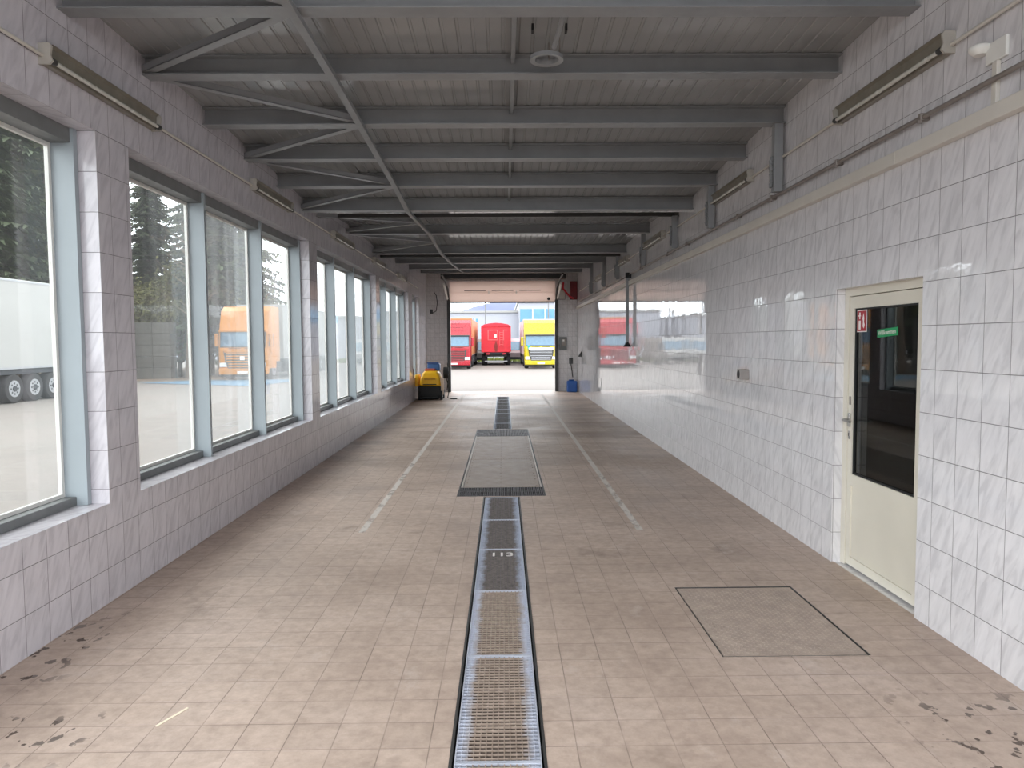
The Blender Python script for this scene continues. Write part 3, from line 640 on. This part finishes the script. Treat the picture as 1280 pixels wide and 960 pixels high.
MB().box(-.44,-.33,-.34,.2,.38,.72,0,.03).build('side_tank', M['yellow'], pw); MB().box(-.13,.22,.0,.03,1.02,1.06,0,.01).build('push_handle', plain('washer_dark_blue', lin(40,74,130), .5), pw)
MB().box(.28,.38,-.38,-.30,.14,.62,0,.02).build('hose_cover', plain('pale_beige', lin(222,200,178), .6), pw)
for sx in (-.30, .31):
    for y in (-.36, .28):
        w = MB().tube([(sx-.035,y,.13),(sx+.035,y,.13)], .13, 18).build('wheel', M['asph'], pw); MB().tube([(sx-.04,y,.13),(sx+.04,y,.13)], .05, 12).build('hub', M['rim'], w)
reel = MB(); reel.tube([(.34,.15,.75),(.48,.15,.75)], .17, 16); reel.build('hose_reel', M['black'], pw)
MB().tube([(.44,.1,.25),(.5,-.05,.7),(.46,.1,1.0),(.52,.3,1.32)], .013, 8).build('lance', M['black'], pw)
MB().tube([(.42,.1,.6),(.52,-.1,.3),(.48,-.2,.05),(.56,-.1,.016),(.74,-.15,.016)], .014, 8).build('hose', M['black'], pw)
c = empty('brown_can', 'dark brown can standing on the window ledge by the washer', 'can', (XL-.07, 20.4, WZ0)); MB().tube([(0,0,0),(0,0,.005),(0,0,.24),(0,0,.28)], [.06,.065,.065,.04], 14).build('body', plain('brown_tin', lin(70,40,34), .5), c); MB().tube([(0,0,.28),(0,0,.33)], .025, 10).build('cap', M['black'], c)

# ------------------------------------------------------------------ outdoors: ground
def ground(x, y):
    dx = max(XL-.3-x, x-XR-.25, 0); dy = max(YF-y, y-YE-.3, 0); return -.012-min(.42, .015*math.hypot(dx, dy))
hx0, hx1, hy0, hy1 = XL-.29, XR+.24, YF, YE+.3
gx = [-140,-90,-60,-45,-35,-28,-22,-17,-13,-9,-6,-4,hx0,-1,1,hx1,5.7,9,15,30,60,110]; gy = [-60,-35,-20,-10,-6,hy0,2,7,12,16,20,hy1,26,29,33,38,45,52,60,70,85,110,160,260]
mb = MB(); n = len(gx)
for y in gy: mb.v += [(x, y, ground(x, y)) for x in gx]
for j in range(len(gy)-1):
    for i in range(n-1):
        cx_, cy_ = (gx[i]+gx[i+1])/2, (gy[j]+gy[j+1])/2
        if (hx0 < cx_ < hx1+.1 and hy0 < cy_ < hy1) or (hx1 < cx_ < 5.7 and 2 < cy_ < 7): continue
        mb.f.append((j*n+i, j*n+i+1, (j+1)*n+i+1, (j+1)*n+i)); mb.mi.append(0); mb.sm.append(True)
g = mb.build('yard_ground', M['yard']); struct(g)
def patch(name, poly, mat, dz, sub=8):
    # a strip of ground cover following the yard's fall: poly is 4 corners
    mb = MB(); a, b, c, d = [Vector(p) for p in poly]
    for j in range(sub+1):
        for i in range(sub+1):
            p = a.lerp(b, i/sub).lerp(d.lerp(c, i/sub), j/sub); mb.v.append((p.x, p.y, ground(p.x, p.y)+dz))
    for j in range(sub):
        for i in range(sub): k = j*(sub+1)+i; mb.f.append((k, k+1, k+sub+2, k+sub+1)); mb.mi.append(0); mb.sm.append(True)
    return mb.build(name, mat)
tag(patch('gravel_strip', [(-60,34),(-15.6,39.8),(-19,62),(-60,62)], M['sand'], .012), 'sandy gravel strip at the foot of the trees', 'gravel', kind='stuff')
tag(patch('blue_bay_marking', [(-18.2,36.2),(-10.5,30.5),(-10.0,37.6),(-16.4,38.2)], M['bluemark'], .016), 'light blue parking bay painted on the yard under the orange truck', 'floor marking')
random.seed(3)
mb = MB()
for k in range(5200):
    x, y = random.uniform(-30,9), random.uniform(74,84); z = ground(x, y); q = random.uniform(0, 6.28); s = random.uniform(.04,.09); h = random.uniform(.15,.45)
    mb.add([(x-s*math.cos(q), y-s*math.sin(q), z),(x+s*math.cos(q), y+s*math.sin(q), z),(x+random.uniform(-.05,.05), y, z+h)], [(0,1,2)])
tag(mb.build('grass_verge', M['grass']), 'strip of yellowish green grass behind the red dump trailer', 'grass', kind='stuff')
# ------------------------------------------------------------------ vehicles
def wheel_on(t, x, y, r, w, name='wheel', rim=True):
    s = 1 if x > 0 else -1
    wh = MB().tube([(x-s*w,y,r),(x-s*w*.9,y,r),(x-s*.02,y,r),(x,y,r)], [r*.93,r,r,r*.93], 24).build(name, M['asph'], t)
    mb = MB().tube([(x-s*.03,y,r),(x+s*.006,y,r)], r*.58, 20); mb.build('rim', M['rim'], wh)
    mb = MB().tube([(x,y,r),(x+s*.035,y,r)], r*.2, 10)
    for k in range(8): q = k*math.pi/4; mb.tube([(x,y+math.cos(q)*r*.36,r+math.sin(q)*r*.36),(x+s*.012,y+math.cos(q)*r*.36,r+math.sin(q)*r*.36)], r*.07, 6)
    mb.build('hub', M['chassis'], wh); return wh
def truck(label, loc, col, H=3.85, style=0):
    """cab-over tractor facing -Y, front at local y=0"""
    t = empty('truck', label, 'truck', loc); w = 1.25
    mb = MB(); prof = [(0,.38),(-.03,.9),(0,1.55),(.14,2.35),(.22,2.62),(.55,H-.25),(.95,H),(2.0,H),(2.15,H-.1),(2.15,.95),(1.5,.95),(1.5,.6),(.35,.6),(.35,.38)]
    secs = []
    for x, k in ((-w,.06),(-w+.10,0),(w-.10,0),(w,.06)): secs.append([(x, max(y, k+(.0)) if y < .5 else y, z) for y, z in prof])
    mb.loft(secs).build('cab', M[col], t)
    MB().prism([(.155-.02,1.78),(.155+.06,2.50),(.18+.06,2.50),(.2,1.78)], 'x', -w+.13, w-.13).build('windscreen', M['screen'], t).location = (0,-.115,0)
    for s in (-1, 1):
        MB().prism([(.35,1.75),(.45,2.42),(1.15,2.42),(1.15,1.75)], 'x', s*(w-.0), s*(w+.012)).build('side_window', M['screen'], t)
        h = MB().box(s*(w-.42), s*(w-.06), -.05, .02, .70, .92, 0, .02).build('headlight', M['chromelight'], t)
        m = MB().box(s*(w+.08), s*(w+.26), .18, .30, 1.75, 2.42, 0, .04).build('mirror', M[col] if style != 1 else M[col], t); MB().tube([(s*(w-.02),.25,2.35),(s*(w+.12),.25,2.35)], .02, 6).build('mirror_arm', M['black'], m)
        MB().box(s*(w-.02), s*(w+.012), .72, .78, 1.35, 1.42).build('door_handle', M['black'], t)
    MB().box(-w+.05, w-.05, -.06, .14, 2.50, 2.60, 0, .02).build('sun_visor', M['dark'] if style != 2 else M[col], t)
    gr = MB().prism([(-w+.36,.95),(-w+.28,1.50),(w-.28,1.50),(w-.36,.95),(w-.5,.62),(-w+.5,.62)], 'y', -.045, .02).build('grille', M['dark'], t)
    for k in range(6):
        z = .68+k*.135; ww = w-.42 if z > .9 else w-.52; MB().box(-ww, ww, -.075, -.03, z, z+(.065 if style else .055), 0, .012).build('grille_slat', M[col] if style != 1 else M['rim'], gr)
    MB().prism([(.155-.02,1.70),(.155+.08,2.56),(.16+.08,2.56),(.16,1.70)], 'x', -w+.07, w-.07).build('windscreen_surround', M['dark'], t).location = (0,-.110,0)
    MB().box(-w+.32, w-.32, -.06, -.02, 1.44, 1.60, 0, .01).build('badge_panel', M['white'] if style == 1 else M[col], t)
    if style == 2: MB().box(-.12, .12, -.085, -.06, 1.05, 1.25, 0, .01).build('emblem_plate', M['white'], t)
    MB().box(-w+.01, w-.01, -.08, .3, .30, .62, 0, .04).build('bumper', M[col], t); MB().box(-.27, .27, -.10, -.078, .36, .48).build('number_plate', M['paperwhite'], t)
    MB().box(-w+.05, w-.05, .02, .4, .18, .31, 0, .02).build('lower_lip', M['black'], t)
    for s in (-1, 1): MB().box(s*.1, s*.7, -.03, .0, 1.64, 1.665).build('wiper', M['black'], t)
    MB().box(-.45, .45, 2.1, 6.2, .55, .85).build('chassis_frame', M['chassis'], t)
    for y in (1.15, 4.9):
        for s in (-1, 1): wheel_on(t, s*(w-.02), y, .5, .30)
    return t
def trailer(label, loc, col, L, H, zb, axles, r=.47, rz=0, frontz=None):
    t = empty('semi_trailer', label, 'trailer', loc, rz); w = 1.27
    b = MB().box(-w, w, 0, L, zb, H, 0, .03).build('box_body', M[col], t)
    mb = MB()
    for s in (-1, 1): mb.box(s*w, s*(w+.012), .0, L, zb+.0, zb+.07); mb.box(s*w, s*(w+.012), 0, L, H-.08, H-.02)
    mb.build('edge_rail', M['rim'], b)
    MB().box(-w+.04, w-.04, .1, L-.05, zb-.17, zb, 0, .01).build('underframe', M['chassis'], t)
    for y in axles:
        for s in (-1, 1): wheel_on(t, s*(w-.02), y, r, .34)
    for s in (-1, 1): MB().box(s*(w-.02), s*(w-.10), L*.22, axles[0]-.68, .33, zb-.15, 0, .02).build('side_guard', M['chassis'], t)
    MB().box(-w+.05, w-.05, L-.12, L-.02, .42, .56).build('rear_bumper', M['chassis'], t)
    return t
TY = 55.
def gz(x, y): return ground(x, y)
truck('red truck parked facing the hall, cut off at the left of the far opening', (-3.80, TY, gz(-3.8,TY)), 'truckred', 3.75, 0)
trailer('tall orange toned trailer behind the red truck', (-3.80, TY+2.9, gz(-3.8,TY)), 'trailerorange', 12.5, 3.95, 1.0, (8.3,9.6,10.9))
truck('bright yellow truck parked facing the hall at the right of the far opening', (2.82, TY, gz(2.82,TY)), 'truckyellow', 3.72, 1)
trailer('pale trailer behind the yellow truck', (2.82, TY+2.9, gz(2.82,TY)), 'trailerpink', 12.5, 3.85, 1.0, (8.3,9.6,10.9))
o = truck('orange truck seen through the second window, parked in the yard', (-13.5, 37.6, gz(-13.5,37.6)), 'truckorange', 3.85, 2)
trailer('white trailer behind the orange truck', (-13.5, 40.4, gz(-13.5,37.6)), 'trailerwhite', 10, 4.05, 1.05, (7.0,8.3,9.6))
trailer('long white trailer seen through the nearest window, its three axles showing', (-16.75, 13.2, gz(-15.5,23.)), 'trailerwhite', 13.2, 3.93, 1.08, (9.85,10.85,11.85), .46)
r_ = [o for o in bpy.data.objects if o.get('label', '').startswith('red truck')][0]
mb = MB()
for z, n_, w_ in ((2.84,6,.16),(3.12,7,.13),(3.40,4,.15)):
    for k in range(n_): x = (k-(n_-1)/2)*w_*1.6; y = .27+(z-2.62)*.36; mb.box(x-w_/2, x+w_/2, y-.03, y+.06, z-.075, z+.075)
mb.build('lettering_rows', plain('dark_red_lettering', lin(92,18,36), .5), r_)
y_ = [o for o in bpy.data.objects if o.get('label', '').startswith('bright yellow')][0]
MB().prism([(-1.0,1.50),(-1.02,1.78),(-.86,1.78),(-.72,1.50)], 'y', -.05, -.03).build('teal_decal', plain('teal_decal', lin(20,150,140), .4), y_)
# dump trailer seen from behind
d = empty('dump_trailer', 'red dump trailer parked with its rear towards the hall', 'trailer', (-.68, 63.4, gz(0,63)))
w = 1.29; top = []
sec = [(-w+.05,1.15),(-w,1.6),(-w,3.42),(-w*.8,3.58),(-w*.4,3.68),(0,3.72),(w*.4,3.68),(w*.8,3.58),(w,3.42),(w,1.6),(w-.05,1.15)]
MB().prism(sec, 'y', 0, 8.0).build('tipper_body', M['truckdump'], d)
mb = MB(); 
for x in (-w+.04, w-.04): mb.box(x-.05, x+.05, -.07, 0, 1.2, 3.42, 0, .015)
mb.box(-w+.05, w-.05, -.07, 0, 3.36, 3.46, 0, .015); mb.box(-w+.08, w-.08, -.07, 0, 1.15, 1.28, 0, .015); mb.build('tailgate_frame', M['truckdump'], d)
pr = plain('faded_red_rib', lin(222,92,96), .5)
mb = MB(); mb.box(-.72,.1,-.05,0,3.05,3.12); mb.box(-.72,-.65,-.05,0,2.25,3.05); mb.box(-.72,.1,-.05,0,2.2,2.27); mb.box(.62,.7,-.05,0,2.2,3.1); mb.box(.6,1.0,-.05,0,3.05,3.12); mb.box(.1,.17,-.05,0,2.2,3.1)
mb.build('tailgate_rib', pr, d)
mb = MB()
for x in (.32,.62): mb.box(x-.02, x+.02, -.10, -.05, 1.75, 2.95)
for k in range(6): mb.box(.32, .62, -.10, -.06, 1.8+k*.21, 1.84+k*.21)
mb.build('ladder', pr, d); MB().box(-.14,.06,-.06,0,2.42,2.72,0,.01).build('hatch_plate', M['cream'], d); MB().prism([(-.1,1.2),(-.16,1.7),(.0,2.2),(.14,1.7),(.1,1.2)], 'y', -.08, 0).build('chute', plain('rusty_red', lin(128,40,36), .7), d)
MB().box(-w+.35, w-.35, .1, 7.5, .75, 1.15, 0, .02).build('chassis_frame', M['black'], d)
for y in (.85, 2.2):
    for s in (-1, 1): wheel_on(d, s*(w-.06), y, .5, .42)
mb = MB().box(-w+.3, w-.3, -.05, .05, .30, .42, 0, .02); mb.build('rear_bumper', M['rim'], d); MB().box(-.7,.7,-.02,.1,.95,1.15,0,.02).build('light_bar', M['chassis'], d)
for s in (-1, 1): MB().box(s*.55, s*.85, -.04, .02, .95, 1.08, 0, .01).build('rear_lamp', M['red'], d)
# parked vans
def van(label, loc, rz, col):
    t = empty('van', label, 'van', loc, rz, 'parked vans')
    MB().prism([(-2.6,.35),(-2.6,1.0),(-2.2,1.2),(-1.5,2.1),(-1.1,2.35),(2.4,2.35),(2.6,2.1),(2.6,.35)], 'y', -.95, .95).build('body', M[col], t)
    MB().prism([(-2.12,1.27),(-1.52,2.05),(-1.46,2.02),(-2.05,1.22)], 'y', -.82, .82).build('windscreen', M['screen'], t).location = (-.04,0,.01)
    for s in (-1, 1):
        MB().prism([(-1.75,1.25),(-1.35,1.95),(-.6,1.95),(-.6,1.25)], 'y', s*.95, s*.962).build('side_window', M['screen'], t)
        for x in (-1.7, 1.7):
            MB().tube([(x,s*.75,.34),(x,s*.97,.34)], .34, 18).build('wheel', M['asph'], t)
    MB().box(-2.66,-2.55,-.9,.9,.35,.6,0,.03).build('bumper', M['chassis'], t)
    return t
for x, y, rz, col, l in ((-9.6,66,1.2,'trailerwhite','white van parked left of the red truck, mirrored in the tiles'), (-13.2,69,1.6,'trailerwhite','second white van further left, mirrored in the tiles'), (-2.7,71,1.57,'trailerwhite','white van behind, between red truck and dump trailer'), (.95,72,1.57,'trailerpink','pale van behind, between dump trailer and yellow truck'), (-17,62,.3,'bldg','grey van near the trees beyond the orange truck')):
    van(l, (x, y, gz(x, y)), rz, col)
# buildings, poles, hills
def building(label, x0, x1, y0, y1, h, rows, z0=-.45, blue=True):
    b = empty('building', label, 'building', ((x0+x1)/2, y0, z0)); w = (x1-x0)/2
    MB().box(-w, w, 0, y1-y0, 0, h, 0).build('walls', M['bldg'], b); MB().box(-w-.2, w+.2, -.2, y1-y0+.2, h, h+.25).build('parapet', M['trailerwhite'], b)
    for a, c, za, zc in rows:
        f = MB().box(a, c, -.06, 0, za, zc).build('window_band', M['bldgblue'], b); k = 5; mb = MB()
        for i in range(1, k): x = a+(c-a)*i/k; mb.box(x-.05, x+.05, -.1, -.06, za, zc)
        mb.build('glazing_bar', M['chromelight'], f)
    return b
building('long low white industrial building behind the trucks', -16, 2.2, 92, 112, 5.75, [(2.0,3.6,2.5,5.0),(5.1,6.6,1.4,4.2)])
building('taller white building with a blue window band at the right', 1.9, 24, 90, 118, 6.9, [(-10.9,-3.2,4.5,6.1),(-2.6,8,4.5,6.1)])
building('wide pale hall far to the left behind the vans', -46, -17.5, 86, 110, 5.0, [(-12,-3,2.4,3.6),(1,9,2.4,3.6)])
for x, y, h, l in ((-2.1,84,9.0,'thin lamp post left of the dump trailer'), (5.3,86,9.5,'thin lamp post behind the yellow truck'), (-6.5,80,8,'thin lamp post behind the red truck')):
    t = empty('lamp_post', l, 'lamp post', (x, y, -.45)); MB().tube([(0,0,0),(0,0,h-.3),(0,0,h)], [.09,.06,.05], 8).build('mast', M['railgrey'], t); MB().box(-.12,.12,-.6,.1,h-.02,h+.08,0,.03).build('lamp_head', M['railgrey'], t)
mb = MB(); random.seed(5); NX = 60; NY = 8
def ridge(x):
    s = sm(-75, -15, x)*(1-.0*x); return 27*s*(.9+.1*math.sin(x*.035))+6*sm(-140,-60,x)*(1-s)+9
for j in range(NY+1):
    for i in range(NX+1):
        x = -420+i*14; f = j/NY; z = -2+(ridge(x)*.98+random.uniform(-1.2,1.6))*math.sin(f*math.pi/2); mb.v.append((x, 560+j*14, z*1.28))
for j in range(NY):
    for i in range(NX): k = j*(NX+1)+i; mb.f.append((k, k+1, k+NX+2, k+NX+1)); mb.mi.append(0); mb.sm.append(True)
tag(mb.build('wooded_hill', M['hill']), 'hazy blue wooded hill on the horizon', 'hill', kind='structure')
# retaining wall of stacked blocks
rw = empty('retaining_wall', 'stacked grey concrete block wall below the trees', 'wall', (-20.75, 42.2, gz(-20.7,42.2)))
for k in range(5):
    mb = MB()
    for i in range(3):
        a = -1.7+i*1.05+(.0 if k % 2 == 0 else .0); mb.box(a+.01, a+1.04, 0, .8, k*.66, k*.66+.64, 0, .02)
    mb.build('block_course', M['concrete'], rw)
# trees --------------------------------------------------------------------------
def conifer(seed, h, r, mat):
    rnd = random.Random(seed); mb = MB(); tr = MB().tube([(0,0,0),(.05,.05,h*.5),(0,0,h)], [.24,.16,.02], 8)
    n = int(h*17)
    for k in range(n):
        f = rnd.random()**.75; z = h*(.10+.9*f); L = r*(1-f)**.75*rnd.uniform(.65,1.15)+.15; q = rnd.uniform(0, 6.283)
        dr = rnd.uniform(.15,.4)
        tr.tube([(0,0,z),(math.cos(q)*L*.8,math.sin(q)*L*.8,z-L*.8*dr)], [.03,.008], 4, 0, False)
        m = max(5, int(L*11))
        for i in range(m):
            t = (i+.5)/m; px, py, pz = math.cos(q)*L*t, math.sin(q)*L*t, z-L*t*dr
            for _ in range(2):
                s = .50*(1-.40*t)*rnd.uniform(.6,1.3); a = q+rnd.uniform(-1.5,1.5); ddx, ddy, ddz = math.cos(a)*s, math.sin(a)*s, -s*rnd.uniform(.1,.9)
                nx, ny = -math.sin(a)*s*.30, math.cos(a)*s*.30
                mb.add([(px-nx,py-ny,pz+.03),(px+nx,py+ny,pz-.03),(px+ddx+rnd.uniform(-.1,.1),py+ddy,pz+ddz)], [(0,1,2)])
    return mb, tr, mat
def make_conifer(seed, h, r, mat, label, loc, grp):
    mb, tr, m = conifer(seed, h, r, mat); t = empty('conifer_tree', label, 'tree', loc, 0, grp); tr.build('trunk', M['bark'], t); mb.build('foliage', M[m], t); return t
def make_bush(seed, h, r, label, loc, mat, grp, name='leafy_tree', dens=1.):
    rnd = random.Random(seed); t = empty(name, label, 'tree', loc, 0, grp); tr = MB(); mb = MB(); tips = []
    tr.tube([(0,0,0),(.1,0,h*.35),(.2,.1,h*.6)], [.16,.11,.06], 8)
    for k in range(26):
        q = rnd.uniform(0,6.283); z0 = h*rnd.uniform(.12,.55); L = r*rnd.uniform(.5,1.1); a = Vector((.1,.0,z0)); b = Vector((math.cos(q)*L*.6, math.sin(q)*L*.6, z0+h*rnd.uniform(.12,.3))); c = b+Vector((math.cos(q)*L*.4, math.sin(q)*L*.4, h*rnd.uniform(.02,.2)))
        tr.tube([a,b,c], [.05,.025,.006], 5, 0, False); tips += [b, (b+c)/2, c]
        for _ in range(3):
            e = b.lerp(c, rnd.random())+Vector((rnd.uniform(-.7,.7), rnd.uniform(-.7,.7), rnd.uniform(.1,.9))); tr.tube([b.lerp(c,.3), e], [.014,.004], 4, 0, False); tips.append(e)
    for p in tips:
        for _ in range(int(44*dens)):
            o_ = Vector((rnd.gauss(0,.42), rnd.gauss(0,.42), rnd.gauss(0,.34)))+p; s = rnd.uniform(.05,.14); u = Vector((rnd.uniform(-1,1),rnd.uniform(-1,1),rnd.uniform(-1,1))).normalized()*s; v = u.cross(Vector((rnd.uniform(-1,1),rnd.uniform(-1,1),rnd.uniform(-1,1)))).normalized()*s*.6
            mb.add([o_-u, o_+v, o_+u, o_-v], [(0,1,2,3)])
    tr.build('trunk', M['twig'], t); mb.build('foliage', M[mat], t); return t
random.seed(11)
pro = [make_conifer(1, 19, 3.6, 'needle', '', (-200,0,0), 'conifers behind the yard'), make_conifer(2, 16, 3.2, 'needle', '', (-200,0,0), 'conifers behind the yard'), make_conifer(3, 14, 3.4, 'needle2', '', (-200,0,0), 'conifers behind the yard')]
spots = [(-23.6,34.5,0),(-25.2,38.2,1),(-22.6,36.6,2),(-27.4,41,0),(-24.4,40.6,1),(-29.6,44.5,0),(-31.5,49,1),(-26.6,45.6,0),(-21.5,31,1),(-20.2,27,0),(-23.4,26,0),
         (-24.6,51,1),(-27.6,57,0),(-22.4,53.5,2),(-22.6,58,0),(-20.3,50.5,1),(-19.2,47.6,0),(-17.6,45.4,1),(-26.5,62,0),(-16.6,46.8,2)]
used = set()
for k, (x, y, i) in enumerate(spots):
    o = pro[i] if i not in used else copy_tree(pro[i]); used.add(i)
    o.location = (x, y, gz(x, y)-.05); o.rotation_euler = (0, 0, random.uniform(0, 6)); o.scale = (1,1,random.uniform(.9,1.12))
    o['label'] = ['dark conifer in the tree belt left of the yard, seen through the windows', 'slim dark conifer in the tree belt left of the yard, seen through the windows', 'yellowish conifer in the tree belt left of the yard, seen through the windows'][i]
pb = make_bush(21, 6.5, 2.6, '', (-22.5,44.5,gz(-22,44)), 'leaf', 'leafy trees by the block wall')
pb['label'] = 'yellow green budding tree behind the concrete block wall'
for x, y, s, l in ((-20.3,45.6,.9,'budding tree just right of the block wall'), (-24.8,39.4,.8,'budding tree left of the block wall'), (-19.0,49.5,1.15,'taller budding tree behind the block wall'), (-16.6,47.5,.9,'budding tree behind the orange truck')):
    o = dup(pb, l, (x, y, gz(x, y)), random.uniform(0, 6)); o.scale = (s, s, s)
mb = MB().tube([(0,0,0),(.12,0,2.5),(.3,.05,5.5),(.35,.1,8.5)], [.26,.2,.15,.06], 10)
t = empty('bare_tree', 'leaning bare tree trunk standing right of the block wall', 'tree', (-17.9, 41.4, gz(-17.9,41.4))); mb.build('trunk', M['twig'], t)
mb = MB(); rnd = random.Random(4)
for k in range(22):
    z = rnd.uniform(3.2,8.2); q = rnd.uniform(0,6.28); L = rnd.uniform(.8,2.2); a = (.3,.05,z); b = (.3+math.cos(q)*L, math.sin(q)*L, z+rnd.uniform(.4,1.4)); mb.tube([a,b], [.035,.006], 5, 0, False)
    for _ in range(3): mb.tube([b,(b[0]+rnd.uniform(-.8,.8), b[1]+rnd.uniform(-.8,.8), b[2]+rnd.uniform(.1,.8))], [.01,.003], 4, 0, False)
mb.build('branches', M['twig'], t)
# ------------------------------------------------------------------ sky, camera, colour
wd = bpy.data.worlds.new('overcast'); SC.world = wd; wd.use_nodes = True; nt = wd.node_tree
bg = nt.nodes['Background']
tc = nt.nodes.new('ShaderNodeTexCoord'); sp = nt.nodes.new('ShaderNodeSeparateXYZ'); nt.links.new(tc.outputs['Generated'], sp.inputs[0])
cr = nt.nodes.new('ShaderNodeValToRGB'); nt.links.new(sp.outputs['Z'], cr.inputs[0]); e = cr.color_ramp.elements
e[0].position = 0.; e[0].color = (.88,.94,1.,1); e[1].position = .6; e[1].color = (.955,.98,1.,1)
nt.links.new(cr.outputs[0], bg.inputs[0]); bg.inputs[1].default_value = 5.2
cam = bpy.data.cameras.new('camera'); co = bpy.data.objects.new('camera', cam); C.objects.link(co); SC.camera = co
cam.sensor_width = 36; cam.lens = 905/1280*36; cam.clip_end = 3000; cam.clip_start = .05
yaw, pitch, roll = .0109, .0586, -.0068
cy, sy, cp, sp_ = math.cos(yaw), math.sin(yaw), math.cos(pitch), math.sin(pitch)
fw = Vector((sy*cp, cy*cp, -sp_)); rt_ = Vector((cy, -sy, 0)); up = Vector((sy*sp_, cy*sp_, cp))
c_, s_ = math.cos(roll), math.sin(roll)
R_ = rt_*c_+up*s_; U_ = up*c_-rt_*s_
m = Matrix((R_, U_, -fw)).transposed().to_4x4(); m.translation = Vector((0, 0, 1.645)); co.matrix_world = m
SC.view_settings.view_transform = 'Standard'; SC.view_settings.look = 'None'; SC.view_settings.exposure = 0; SC.view_settings.gamma = 1; SC.view_settings.use_curve_mapping = False
cy_ = SC.cycles
cy_.use_denoising = True; cy_.max_bounces = 10; cy_.diffuse_bounces = 6; cy_.glossy_bounces = 5; cy_.transparent_max_bounces = 16; cy_.caustics_reflective = False; cy_.caustics_refractive = False; cy_.sample_clamp_indirect = 8
